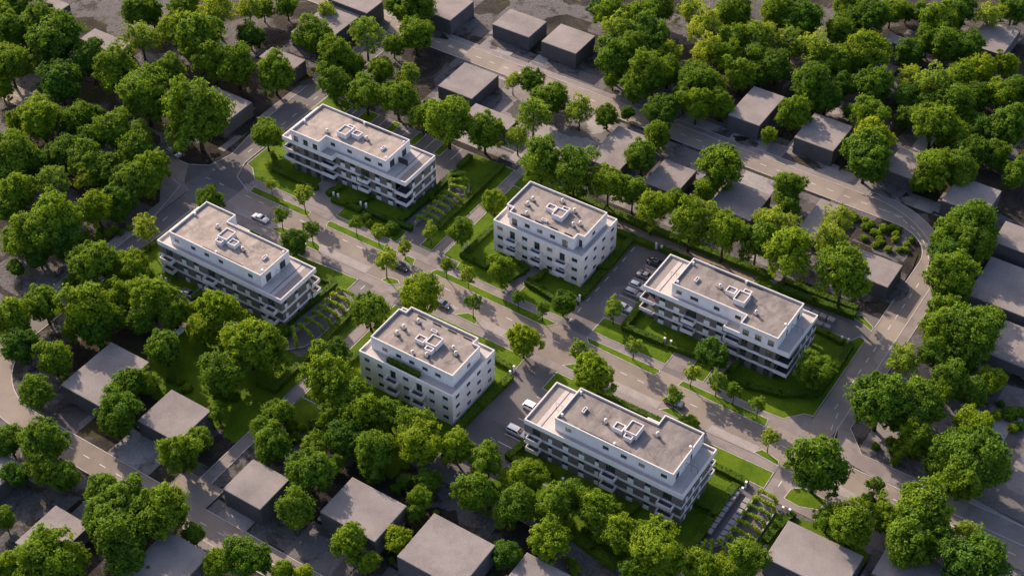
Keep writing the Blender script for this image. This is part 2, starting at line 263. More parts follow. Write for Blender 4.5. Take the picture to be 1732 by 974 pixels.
('b', 4.9, -51.9, 4.1, 'leafy green tree, leftmost in row three of the grove below the white block', 'trees of grove below the white block'),
('d', 6.6, -54.6, 1.96, 'dark dense tree, second from left in row three of the grove below the white block', 'trees of grove below the white block'),
('d', 12.8, -52.2, 1.73, 'dark dense tree, third from left in row three of the grove below the white block', 'trees of grove below the white block'),
('y', 11.5, -45.2, 4.43, 'bright light-green tree, fourth from left in row three of the grove below the white block', 'trees of grove below the white block'),
('d', 17.2, -50.3, 2.66, 'dark dense tree, fifth from left in row three of the grove below the white block', 'trees of grove below the white block'),
('y', 17.6, -41.1, 3.65, 'bright light-green tree, rightmost in row three of the grove below the white block', 'trees of grove below the white block'),
('b', -14.6, -61.3, 3.81, 'leafy green tree, leftmost in row one of the bottom box house lots', 'trees of bottom box house lots'),
('b', 0.4, -71.9, 3.66, 'leafy green tree, second from left in row one of the bottom box house lots', 'trees of bottom box house lots'),
('b', -2.4, -63.5, 4.51, 'leafy green tree, third from left in row one of the bottom box house lots', 'trees of bottom box house lots'),
('y', -7.3, -55.8, 2.71, 'bright light-green tree, fourth from left in row one of the bottom box house lots', 'trees of bottom box house lots'),
('b', -1.7, -56.4, 1.97, 'leafy green tree, fifth from left in row one of the bottom box house lots', 'trees of bottom box house lots'),
('b', 19.5, -58.2, 2.0, 'leafy green tree, sixth from left in row one of the bottom box house lots', 'trees of bottom box house lots'),
('y', 18.3, -55.0, 2.48, 'bright light-green tree, rightmost in row one of the bottom box house lots', 'trees of bottom box house lots'),
('b', 1.3, -83.9, 2.54, 'leafy green tree, leftmost in row two of the bottom box house lots', 'trees of bottom box house lots'),
('y', 6.8, -83.8, 2.22, 'bright light-green tree, second from left in row two of the bottom box house lots', 'trees of bottom box house lots'),
('y', 10.3, -82.1, 2.08, 'bright light-green tree, third from left in row two of the bottom box house lots', 'trees of bottom box house lots'),
('y', 14.0, -72.0, 3.54, 'bright light-green tree, fourth from left in row two of the bottom box house lots', 'trees of bottom box house lots'),
('b', 18.9, -72.8, 2.15, 'leafy green tree, fifth from left in row two of the bottom box house lots', 'trees of bottom box house lots'),
('y', 20.9, -65.7, 2.65, 'bright light-green tree, sixth from left in row two of the bottom box house lots', 'trees of bottom box house lots'),
('d', 40.6, -57.4, 2.69, 'dark dense tree, seventh from left in row two of the bottom box house lots', 'trees of bottom box house lots'),
('d', 41.3, -56.5, 1.95, 'dark dense tree, rightmost in row two of the bottom box house lots', 'trees of bottom box house lots'),
('d', -61.1, -89.6, 3.52, 'dark dense tree, leftmost in row one of the bottom left corner', 'trees of bottom left corner'),
('d', -54.2, -95.0, 2.67, 'dark dense tree, second from left in row one of the bottom left corner', 'trees of bottom left corner'),
('b', -53.6, -87.0, 4.44, 'leafy green tree, third from left in row one of the bottom left corner', 'trees of bottom left corner'),
('b', -49.5, -91.3, 3.61, 'leafy green tree, fourth from left in row one of the bottom left corner', 'trees of bottom left corner'),
('b', -28.4, -73.6, 4.42, 'leafy green tree, fifth from left in row one of the bottom left corner', 'trees of bottom left corner'),
('b', -28.7, -67.3, 2.73, 'leafy green tree, rightmost in row one of the bottom left corner', 'trees of bottom left corner'),
('b', -47.7, -104.0, 2.29, 'leafy green tree, leftmost in row two of the bottom left corner', 'trees of bottom left corner'),
('b', -44.7, -89.9, 3.13, 'leafy green tree, second from left in row two of the bottom left corner', 'trees of bottom left corner'),
('b', -30.5, -93.3, 3.96, 'leafy green tree, third from left in row two of the bottom left corner', 'trees of bottom left corner'),
('b', -34.8, -88.7, 3.56, 'leafy green tree, fourth from left in row two of the bottom left corner', 'trees of bottom left corner'),
('d', -24.4, -96.0, 5.39, 'dark dense tree, fifth from left in row two of the bottom left corner', 'trees of bottom left corner'),
('b', -28.0, -89.4, 4.58, 'leafy green tree, sixth from left in row two of the bottom left corner', 'trees of bottom left corner'),
('b', -19.7, -88.1, 5.28, 'leafy green tree, rightmost in row two of the bottom left corner', 'trees of bottom left corner'),
('y', -36.5, -111.9, 3.55, 'bright light-green tree, leftmost in row three of the bottom left corner', 'trees of bottom left corner'),
('y', -30.3, -108.4, 5.57, 'bright light-green tree, second from left in row three of the bottom left corner', 'trees of bottom left corner'),
('y', -27.8, -105.4, 3.56, 'bright light-green tree, third from left in row three of the bottom left corner', 'trees of bottom left corner'),
('d', -19.0, -98.3, 4.15, 'dark dense tree, fourth from left in row three of the bottom left corner', 'trees of bottom left corner'),
('b', -13.7, -86.2, 2.18, 'leafy green tree, fifth from left in row three of the bottom left corner', 'trees of bottom left corner'),
('b', -4.9, -89.4, 2.68, 'leafy green tree, sixth from left in row three of the bottom left corner', 'trees of bottom left corner'),
('b', -0.3, -86.8, 4.0, 'leafy green tree, rightmost in row three of the bottom left corner', 'trees of bottom left corner'),
('b', -85.7, -64.5, 4.48, 'leafy green tree, leftmost in row one of the lots at far left', 'trees of lots at far left'),
('d', -101.3, -50.2, 1.99, 'dark dense tree, second from left in row one of the lots at far left', 'trees of lots at far left'),
('b', -83.7, -57.4, 4.17, 'leafy green tree, third from left in row one of the lots at far left', 'trees of lots at far left'),
('y', -74.4, -58.3, 2.59, 'bright light-green tree, fourth from left in row one of the lots at far left', 'trees of lots at far left'),
('b', -72.3, -55.0, 5.66, 'leafy green tree, fifth from left in row one of the lots at far left', 'trees of lots at far left'),
('d', -68.3, -56.6, 3.77, 'dark dense tree, sixth from left in row one of the lots at far left', 'trees of lots at far left'),
('d', -68.2, -50.2, 3.13, 'dark dense tree, rightmost in row one of the lots at far left', 'trees of lots at far left'),
('d', -78.8, -69.2, 3.91, 'dark dense tree, leftmost in row two of the lots at far left', 'trees of lots at far left'),
('b', -65.8, -77.2, 3.62, 'leafy green tree, second from left in row two of the lots at far left', 'trees of lots at far left'),
('b', -69.7, -68.4, 3.87, 'leafy green tree, third from left in row two of the lots at far left', 'trees of lots at far left'),
('d', -46.2, -73.9, 3.56, 'dark dense tree, fourth from left in row two of the lots at far left', 'trees of lots at far left'),
('b', -47.2, -71.0, 4.54, 'leafy green tree, fifth from left in row two of the lots at far left', 'trees of lots at far left'),
('d', -50.8, -64.9, 3.8, 'dark dense tree, sixth from left in row two of the lots at far left', 'trees of lots at far left'),
('b', -49.3, -61.3, 2.5, 'leafy green tree, seventh from left in row two of the lots at far left', 'trees of lots at far left'),
('b', -30.9, -59.3, 2.36, 'leafy green tree, rightmost in row two of the lots at far left', 'trees of lots at far left'),
('d', -85.5, -47.4, 2.32, 'dark dense tree, leftmost in row one of the belt below the left block', 'trees of belt below the left block'),
('b', -82.1, -42.8, 5.15, 'leafy green tree, second from left in row one of the belt below the left block', 'trees of belt below the left block'),
('b', -71.4, -45.6, 3.68, 'leafy green tree, third from left in row one of the belt below the left block', 'trees of belt below the left block'),
('y', -76.2, -38.0, 3.93, 'bright light-green tree, fourth from left in row one of the belt below the left block', 'trees of belt below the left block'),
('b', -72.2, -37.6, 2.86, 'leafy green tree, fifth from left in row one of the belt below the left block', 'trees of belt below the left block'),
('y', -63.5, -43.8, 4.87, 'bright light-green tree, sixth from left in row one of the belt below the left block', 'trees of belt below the left block'),
('b', -58.4, -42.7, 3.81, 'leafy green tree, rightmost in row one of the belt below the left block', 'trees of belt below the left block'),
('d', -62.9, -47.9, 3.47, 'dark dense tree, leftmost in row two of the belt below the left block', 'trees of belt below the left block'),
('b', -51.6, -52.6, 3.89, 'leafy green tree, second from left in row two of the belt below the left block', 'trees of belt below the left block'),
('y', -56.2, -38.1, 2.1, 'bright light-green tree, third from left in row two of the belt below the left block', 'trees of belt below the left block'),
('y', -49.4, -43.4, 3.26, 'bright light-green tree, fourth from left in row two of the belt below the left block', 'trees of belt below the left block'),
('y', -48.3, -38.5, 4.82, 'bright light-green tree, fifth from left in row two of the belt below the left block', 'trees of belt below the left block'),
('d', -35.7, -52.2, 4.64, 'dark dense tree, sixth from left in row two of the belt below the left block', 'trees of belt below the left block'),
('y', -35.3, -43.4, 5.38, 'bright light-green tree, rightmost in row two of the belt below the left block', 'trees of belt below the left block'),
('s', -81.2, -26.6, 3.04, 'slender green tree on the grass verge by the west road bend', 'trees along the street and lawns'),
('d', -77.7, -8.4, 3.33, 'round tree peeking over the notched roof corner of the left block', 'trees along the street and lawns'),
('b', -82.2, 18.4, 3.87, 'broad tree on the lawn at the left end of the rear dark block', 'trees along the street and lawns'),
('s', -70.3, 5.3, 1.48, 'smallest slim street tree on the lawn strip before the rear dark block', 'trees along the street and lawns'),
('s', -58.7, 4.2, 2.38, 'street tree beside the forecourt of the rear dark block', 'trees along the street and lawns'),
('s', -59.5, -3.6, 2.04, 'slim street tree in the grass island next to the silver sedan', 'trees along the street and lawns'),
('s', -50.0, -3.8, 2.16, 'slim street tree in the half round grass island right of the sedan', 'trees along the street and lawns'),
('d', -51.0, -9.0, 3.16, 'dense round tree at the upper right corner of the left block', 'trees along the street and lawns'),
('s', -28.0, -3.8, 2.53, 'street tree in the diamond grass island beside the black pickup', 'trees along the street and lawns'),
('s', -28.4, 4.1, 1.65, 'small street tree in the grass wedge above the black pickup', 'trees along the street and lawns'),
('s', -42.9, 4.2, 1.82, 'street tree on the sidewalk lawn edge below the gate posts', 'trees along the street and lawns'),
('s', -36.6, 4.6, 1.66, 'small street tree near the right end of the second verge', 'trees along the street and lawns'),
('s', -26.2, 11.5, 1.81, 'small tree at the foot of the garage ramp driveway', 'trees along the street and lawns'),
('b', -19.5, 29.0, 3.03, 'round tree half way along the straight path by the white block', 'trees along the street and lawns'),
('b', -20.0, 15.5, 2.96, 'round tree where the straight path meets the street', 'trees along the street and lawns'),
('s', -16.2, 3.8, 1.83, 'leftmost street tree on the long verge before the upper white block', 'trees along the street and lawns'),
('s', -10.1, 3.8, 1.82, 'second street tree from left on the verge before the upper white block', 'trees along the street and lawns'),
('b', -4.5, 9.1, 3.23, 'bushy tree before the entrance hedge of the upper white block', 'trees along the street and lawns'),
('s', 3.5, 4.2, 1.72, 'third street tree from left on the verge before the upper white block', 'trees along the street and lawns'),
('s', 10.2, 3.9, 1.78, 'fourth street tree on the verge, beside a dense round tree', 'trees along the street and lawns'),
('d', 13.0, 8.1, 2.96, 'dense dark round tree at the parking entrance gate post', 'trees along the street and lawns'),
('s', 24.2, -3.3, 1.99, 'street tree at the left tip of the verge before the right block', 'trees along the street and lawns'),
('s', 33.4, 4.7, 1.87, 'street tree in the middle of the verge before the right block', 'trees along the street and lawns'),
('s', 24.1, 11.9, 2.11, 'street tree on the lawn corner beside the parked silver hatchback', 'trees along the street and lawns'),
('s', 48.0, 4.3, 1.96, 'leftmost of four street trees on the verge right of the forecourt', 'trees along the street and lawns'),
('s', 53.8, 4.9, 1.95, 'second of four street trees on the verge right of the forecourt', 'trees along the street and lawns'),
('s', 58.1, 4.6, 1.94, 'third of four street trees on the verge right of the forecourt', 'trees along the street and lawns'),
('s', 64.1, 4.1, 1.92, 'rightmost of four street trees on the verge right of the forecourt', 'trees along the street and lawns'),
('s', 48.2, -3.9, 2.12, 'street tree standing in front of the grey crossover car', 'trees along the street and lawns'),
('s', 70.3, -3.4, 1.88, 'slim street tree in the grass island right of the lower right block', 'trees along the street and lawns'),
('s', 93.5, -3.2, 1.98, 'thin young street tree beside the road at the lower right', 'trees along the street and lawns'),
('s', -3.7, -3.6, 2.06, 'street tree in the grass wedge behind the lower white block', 'trees along the street and lawns'),
('b', -20.7, -19.6, 4.13, 'full tree left of the lower white block beside the footpath', 'trees along the street and lawns'),
('y', -13.7, -9.6, 4.51, 'bright tree behind the roof of the lower white block', 'trees along the street and lawns'),
('y', 12.7, -7.9, 3.73, 'bright tree on the lawn right of the lower white block', 'trees along the street and lawns'),
('y', 31.3, -9.3, 4.54, 'large bright tree behind the terrace of the lower right block', 'trees along the street and lawns'),
('d', 49.3, 11.7, 3.47, 'dark round tree at the entrance of the right block', 'trees along the street and lawns'),
('b', 70.2, 18.8, 4.22, 'broad leafy tree on the lawn right of the right block', 'trees along the street and lawns'),
]
BUSHES=[
(-98.2, -31.1, 0.95, 'round bush, leftmost at the dark strip beside the west road', 'round bushes at the dark strip beside the west road'),
(-96.5, -32.3, 0.95, 'round bush, second from left at the dark strip beside the west road', 'round bushes at the dark strip beside the west road'),
(-94.9, -30.2, 1.06, 'round bush, third from left at the dark strip beside the west road', 'round bushes at the dark strip beside the west road'),
(-96.4, -28.0, 0.96, 'round bush, fourth from left at the dark strip beside the west road', 'round bushes at the dark strip beside the west road'),
(-93.9, -27.9, 1.03, 'round bush, fifth from left at the dark strip beside the west road', 'round bushes at the dark strip beside the west road'),
(-93.6, -26.0, 1.03, 'round bush, sixth from left at the dark strip beside the west road', 'round bushes at the dark strip beside the west road'),
(-91.6, -26.0, 0.95, 'round bush, seventh from left at the dark strip beside the west road', 'round bushes at the dark strip beside the west road'),
(-91.0, -23.6, 0.81, 'round bush, rightmost at the dark strip beside the west road', 'round bushes at the dark strip beside the west road'),
(54.7, 75.1, 1.4, 'round bush, leftmost in row one of the planting bed inside the road bend', 'round bushes at the planting bed inside the road bend'),
(57.6, 75.9, 0.92, 'round bush, second from left in row one of the planting bed inside the road bend', 'round bushes at the planting bed inside the road bend'),
(58.6, 73.6, 1.1, 'round bush, third from left in row one of the planting bed inside the road bend', 'round bushes at the planting bed inside the road bend'),
(59.4, 75.2, 1.03, 'round bush, fourth from left in row one of the planting bed inside the road bend', 'round bushes at the planting bed inside the road bend'),
(64.2, 77.2, 0.88, 'round bush, rightmost in row one of the planting bed inside the road bend', 'round bushes at the planting bed inside the road bend'),
(61.2, 72.7, 1.02, 'round bush, leftmost in row two of the planting bed inside the road bend', 'round bushes at the planting bed inside the road bend'),
(62.2, 73.0, 0.95, 'round bush, second from left in row two of the planting bed inside the road bend', 'round bushes at the planting bed inside the road bend'),
(62.5, 75.4, 1.1, 'round bush, third from left in row two of the planting bed inside the road bend', 'round bushes at the planting bed inside the road bend'),
(63.3, 76.3, 0.81, 'round bush, fourth from left in row two of the planting bed inside the road bend', 'round bushes at the planting bed inside the road bend'),
(65.6, 77.3, 0.81, 'round bush, rightmost in row two of the planting bed inside the road bend', 'round bushes at the planting bed inside the road bend'),
(60.0, 69.7, 0.91, 'round bush, leftmost in row three of the planting bed inside the road bend', 'round bushes at the planting bed inside the road bend'),
(63.2, 71.5, 0.91, 'round bush, second from left in row three of the planting bed inside the road bend', 'round bushes at the planting bed inside the road bend'),
(66.5, 73.1, 0.98, 'round bush, third from left in row three of the planting bed inside the road bend', 'round bushes at the planting bed inside the road bend'),
(65.9, 75.1, 0.99, 'round bush, fourth from left in row three of the planting bed inside the road bend', 'round bushes at the planting bed inside the road bend'),
(69.8, 75.3, 0.91, 'round bush, rightmost in row three of the planting bed inside the road bend', 'round bushes at the planting bed inside the road bend'),
(63.3, 68.7, 0.91, 'round bush, leftmost in row four of the planting bed inside the road bend', 'round bushes at the planting bed inside the road bend'),
(64.0, 70.4, 0.91, 'round bush, second from left in row four of the planting bed inside the road bend', 'round bushes at the planting bed inside the road bend'),
(66.5, 68.8, 0.98, 'round bush, third from left in row four of the planting bed inside the road bend', 'round bushes at the planting bed inside the road bend'),
(68.8, 70.2, 0.87, 'round bush, fourth from left in row four of the planting bed inside the road bend', 'round bushes at the planting bed inside the road bend'),
(70.1, 71.1, 0.94, 'round bush, fifth from left in row four of the planting bed inside the road bend', 'round bushes at the planting bed inside the road bend'),
(69.5, 72.8, 0.91, 'round bush, rightmost in row four of the planting bed inside the road bend', 'round bushes at the planting bed inside the road bend'),
(-48.1, -55.9, 0.93, 'round bush, leftmost at the yard between the left box houses', 'round bushes at the yard between the left box houses'),
(-45.9, -55.2, 0.93, 'round bush, second from left at the yard between the left box houses', 'round bushes at the yard between the left box houses'),
(-44.0, -57.2, 0.89, 'round bush, third from left at the yard between the left box houses', 'round bushes at the yard between the left box houses'),
(-43.3, -55.8, 1.15, 'round bush, fourth from left at the yard between the left box houses', 'round bushes at the yard between the left box houses'),
(-36.1, -54.0, 1.31, 'round bush, fifth from left at the yard between the left box houses', 'round bushes at the yard between the left box houses'),
(-35.1, -52.5, 0.99, 'round bush, sixth from left at the yard between the left box houses', 'round bushes at the yard between the left box houses'),
(-32.9, -52.3, 1.15, 'round bush, rightmost at the yard between the left box houses', 'round bushes at the yard between the left box houses'),
(-15.2, -56.1, 1.27, 'round bush, leftmost at the foot of the grove by the footpath', 'round bushes at the foot of the grove by the footpath'),
(-17.0, -52.7, 0.96, 'round bush, second from left at the foot of the grove by the footpath', 'round bushes at the foot of the grove by the footpath'),
(-17.4, -51.0, 0.81, 'round bush, third from left at the foot of the grove by the footpath', 'round bushes at the foot of the grove by the footpath'),
(-14.3, -54.3, 1.28, 'round bush, fourth from left at the foot of the grove by the footpath', 'round bushes at the foot of the grove by the footpath'),
(-15.3, -51.3, 0.96, 'round bush, fifth from left at the foot of the grove by the footpath', 'round bushes at the foot of the grove by the footpath'),
(-13.6, -49.2, 1.29, 'round bush, rightmost at the foot of the grove by the footpath', 'round bushes at the foot of the grove by the footpath'),
(106.7, 32.1, 1.13, 'round bush, leftmost at the soil yard at the lower right', 'round bushes at the soil yard at the lower right'),
(106.4, 35.7, 0.91, 'round bush, second from left at the soil yard at the lower right', 'round bushes at the soil yard at the lower right'),
(109.1, 33.6, 1.68, 'round bush, third from left at the soil yard at the lower right', 'round bushes at the soil yard at the lower right'),
(110.9, 30.5, 1.03, 'round bush, fourth from left at the soil yard at the lower right', 'round bushes at the soil yard at the lower right'),
(110.5, 35.5, 1.23, 'round bush, fifth from left at the soil yard at the lower right', 'round bushes at the soil yard at the lower right'),
(111.8, 31.9, 0.96, 'round bush, rightmost at the soil yard at the lower right', 'round bushes at the soil yard at the lower right'),
(88.7, 10.1, 0.89, 'round bush, leftmost at the soil by the right street corner', 'round bushes at the soil by the right street corner'),
(91.1, 12.6, 1.33, 'round bush, second from left at the soil by the right street corner', 'round bushes at the soil by the right street corner'),
(92.2, 10.7, 0.88, 'round bush, third from left at the soil by the right street corner', 'round bushes at the soil by the right street corner'),
(93.6, 8.4, 0.94, 'round bush, fourth from left at the soil by the right street corner', 'round bushes at the soil by the right street corner'),
(95.7, 12.4, 1.58, 'round bush, rightmost at the soil by the right street corner', 'round bushes at the soil by the right street corner'),
(-48.6, 12.1, 0.85, 'round bush, leftmost at the front lawn of the rear dark block', 'round bushes at the front lawn of the rear dark block'),
(-44.7, 10.5, 1.31, 'round bush, second from left at the front lawn of the rear dark block', 'round bushes at the front lawn of the rear dark block'),
(-42.9, 9.3, 0.92, 'round bush, third from left at the front lawn of the rear dark block', 'round bushes at the front lawn of the rear dark block'),
(-39.7, 8.3, 1.53, 'round bush, fourth from left at the front lawn of the rear dark block', 'round bushes at the front lawn of the rear dark block'),
(-36.9, 10.6, 1.76, 'round bush, rightmost at the front lawn of the rear dark block', 'round bushes at the front lawn of the rear dark block'),
(21.2, -68.4, 0.74, 'round bush, leftmost at the yards between the bottom box houses', 'round bushes at the yards between the bottom box houses'),
(11.6, -53.7, 1.24, 'round bush, second from left at the yards between the bottom box houses', 'round bushes at the yards between the bottom box houses'),
(9.4, -47.7, 0.88, 'round bush, third from left at the yards between the bottom box houses', 'round bushes at the yards between the bottom box houses'),
(21.7, -54.5, 0.79, 'round bush, fourth from left at the yards between the bottom box houses', 'round bushes at the yards between the bottom box houses'),
(51.0, -50.0, 1.18, 'round bush, fifth from left at the yards between the bottom box houses', 'round bushes at the yards between the bottom box houses'),
(52.5, -51.1, 1.18, 'round bush, rightmost at the yards between the bottom box houses', 'round bushes at the yards between the bottom box houses'),
(-36.3, -32.1, 1.95, 'round bush, leftmost at the end wall of the left garage ramp', 'round bushes at the end wall of the left garage ramp'),
(-36.6, -31.3, 1.57, 'round bush, second from left at the end wall of the left garage ramp', 'round bushes at the end wall of the left garage ramp'),
(-35.2, -28.8, 0.78, 'round bush, rightmost at the end wall of the left garage ramp', 'round bushes at the end wall of the left garage ramp'),
(51.5, -5.6, 1.13, 'round bush, leftmost at the street side of the lower right block', 'round bushes at the street side of the lower right block'),
(53.5, -6.0, 1.93, 'round bush, rightmost at the street side of the lower right block', 'round bushes at the street side of the lower right block'),
]
HEDGES=[
([(-55.9, 11.6), (-51.7, 11.8), (-47.9, 12.1)], 1.3, 1.3, 'clipped hedge between two pairs of gate posts before the rear dark block'),
([(-46.2, 12.8), (-40.4, 12.7), (-33.6, 13.3)], 1.4, 1.3, 'clipped front hedge right of the second gate, rear dark block'),
([(-75.8, 12.9), (-69.0, 12.8), (-62.4, 13.0)], 1.4, 1.2, 'clipped hedge on the left front lawn of the rear dark block'),
([(-75.4, 13.9), (-80.4, 17.6)], 1.2, 1.2, 'short hedge leg beside the tree, left end of the rear dark block'),
([(-58.3, 12.9), (-57.5, 16.7)], 1.6, 1.3, 'stub hedge beside the entrance of the rear dark block'),
([(-50.5, 13.1), (-48.6, 17.6)], 1.3, 1.2, 'cross hedge dividing the front gardens of the rear dark block'),
([(-37.1, 14.4), (-36.7, 24.2), (-36.7, 36.8)], 1.5, 1.4, 'long hedge between the rear dark block and its vine covered ramp'),
([(-37.4, 25.9), (-35.4, 25.0)], 1.2, 1.2, 'short spur hedge reaching the vine arches of the rear ramp'),
([(-28.0, 17.3), (-28.0, 31.3), (-28.0, 45.2)], 1.6, 1.4, 'long hedge on the lawn side of the rear garage ramp'),
([(-37.0, 39.4), (-37.0, 43.8)], 1.5, 1.4, 'short hedge by the rear parking bays of the rear dark block'),
([(-82.5, -30.5), (-82.0, -27.3), (-81.8, -23.6)], 1.4, 1.2, 'hedge along the left end of the left dark block'),
([(-38.1, -30.6), (-37.6, -22.6), (-36.8, -12.6)], 1.6, 1.4, 'long hedge between the left dark block and its vine covered ramp'),
([(-41.3, -12.9), (-37.0, -12.3)], 1.3, 1.3, 'short hedge at the street end of the left block side garden'),
([(-61.3, -33.7), (-60.4, -30.9)], 1.4, 1.2, 'short cross hedge in the shaded garden of the left block'),
([(-27.7, -19.3), (-27.2, -31.6), (-27.1, -45.9)], 1.7, 1.5, 'long hedge on the footpath side of the left ramp'),
([(-27.2, -45.8), (-31.1, -46.2)], 1.5, 1.4, 'hedge corner under the trees at the lower end of the left ramp'),
([(-17.3, 13.6), (-16.9, 24.1)], 1.3, 1.2, 'hedge along the left end of the upper white block'),
([(-17.6, 12.2), (-14.0, 11.9), (-10.4, 11.7)], 1.3, 1.2, 'hedge on the street side left of the upper white block'),
([(-3.7, 11.1), (-2.3, 15.3)], 1.4, 1.2, 'hedge left of the entrance path of the upper white block'),
([(-4.3, 17.3), (-2.0, 16.4)], 1.2, 1.2, 'small hedge piece against the entrance of the upper white block'),
([(0.6, 12.6), (5.2, 12.0), (8.9, 11.2)], 1.5, 1.3, 'front hedge right of the entrance path, upper white block'),
([(0.6, 13.2), (1.9, 15.2), (2.2, 18.7)], 1.3, 1.3, 'zigzag hedge beside the entrance path of the upper white block'),
([(13.6, 15.3), (13.6, 25.6), (13.4, 39.7)], 1.6, 1.4, 'long hedge between the upper white block and the parking lot'),
([(11.8, 25.8), (13.1, 26.7)], 1.2, 1.3, 'hedge bump touching the right wall of the upper white block'),
([(9.2, 39.3), (13.6, 39.3), (19.0, 39.3)], 1.5, 1.3, 'back hedge between the white block and the gravel path'),
([(21.0, 39.9), (24.9, 39.6), (29.0, 39.6)], 1.4, 1.3, 'hedge between the gate and the upper end of the right block'),
([(-7.4, 45.5), (2.6, 44.8), (13.8, 44.6), (26.1, 44.9), (46.7, 44.9)], 1.8, 1.5, 'long back hedge under the row of trees along the gravel path'),
([(51.0, 42.5), (59.5, 42.9), (68.7, 43.5)], 1.7, 1.6, 'inner hedge along the back lane of the right block'),
([(50.6, 45.3), (59.3, 45.4), (68.2, 45.8)], 1.5, 1.5, 'outer hedge along the back lane of the right block'),
([(50.4, 43.8), (50.1, 40.6)], 1.5, 1.4, 'round hedge end on the grass patch behind the right block'),
([(26.9, 12.4), (26.6, 21.1)], 1.6, 1.4, 'hedge between the parked cars and the right block'),
([(27.1, 11.9), (36.5, 12.4)], 1.5, 1.4, 'front hedge left of the gate, right block'),
([(38.7, 12.5), (45.8, 13.0)], 1.5, 1.4, 'front hedge right of the gate, right block'),
([(53.3, 12.1), (53.5, 15.5)], 1.4, 1.3, 'short hedge turning to the entrance of the right block'),
([(53.4, 11.8), (58.5, 10.9), (65.5, 12.6), (72.1, 16.9), (72.5, 25.8), (72.2, 34.3)], 1.5, 1.3, 'angled hedge wrapping the front corner lawn of the right block'),
([(63.4, 34.8), (66.5, 34.7), (70.0, 34.3)], 1.4, 1.3, 'hedge between the storage boxes and the lawn of the right block'),
([(12.7, -34.4), (13.1, -25.9), (13.9, -15.3)], 1.6, 1.4, 'long hedge between the lower white block and the lower parking lot'),
([(8.1, -12.3), (12.5, -12.5)], 1.3, 1.2, 'short hedge at the street corner of the lower white block'),
([(-18.7, -31.4), (-18.2, -27.7)], 1.3, 1.2, 'hedge along the left end of the lower white block'),
([(26.0, -34.2), (26.7, -29.6)], 1.5, 1.5, 'hedge between the white lined lot and the lower right block'),
([(26.9, -34.1), (35.6, -33.6)], 1.6, 1.3, 'low hedge in the shaded garden of the lower right block'),
([(54.1, -33.1), (54.6, -30.5)], 1.4, 1.2, 'cross hedge in the lower garden of the lower right block'),
([(69.0, -34.5), (68.8, -25.2), (69.0, -15.8)], 1.7, 1.5, 'long hedge left of the storage boxes by the lower right block'),
([(64.3, -23.6), (67.9, -23.5)], 1.3, 1.2, 'cross hedge in the side garden of the lower right block'),
([(62.5, -13.1), (70.3, -13.5)], 1.4, 1.3, 'hedge on the street side of the lower right block'),
([(31.5, -7.8), (38.2, -8.2), (47.1, -8.2)], 1.4, 0.9, 'loose shrub border behind the lower right block'),
([(80.3, -24.3), (80.7, -20.3), (81.8, -15.7)], 1.5, 1.1, 'ragged hedge between the footpath and the bottom right box house'),
([(47.9, -44.1), (53.1, -45.2), (58.2, -45.8)], 2.0, 1.6, 'dark hedge below the tree row of the lower right block'),
]
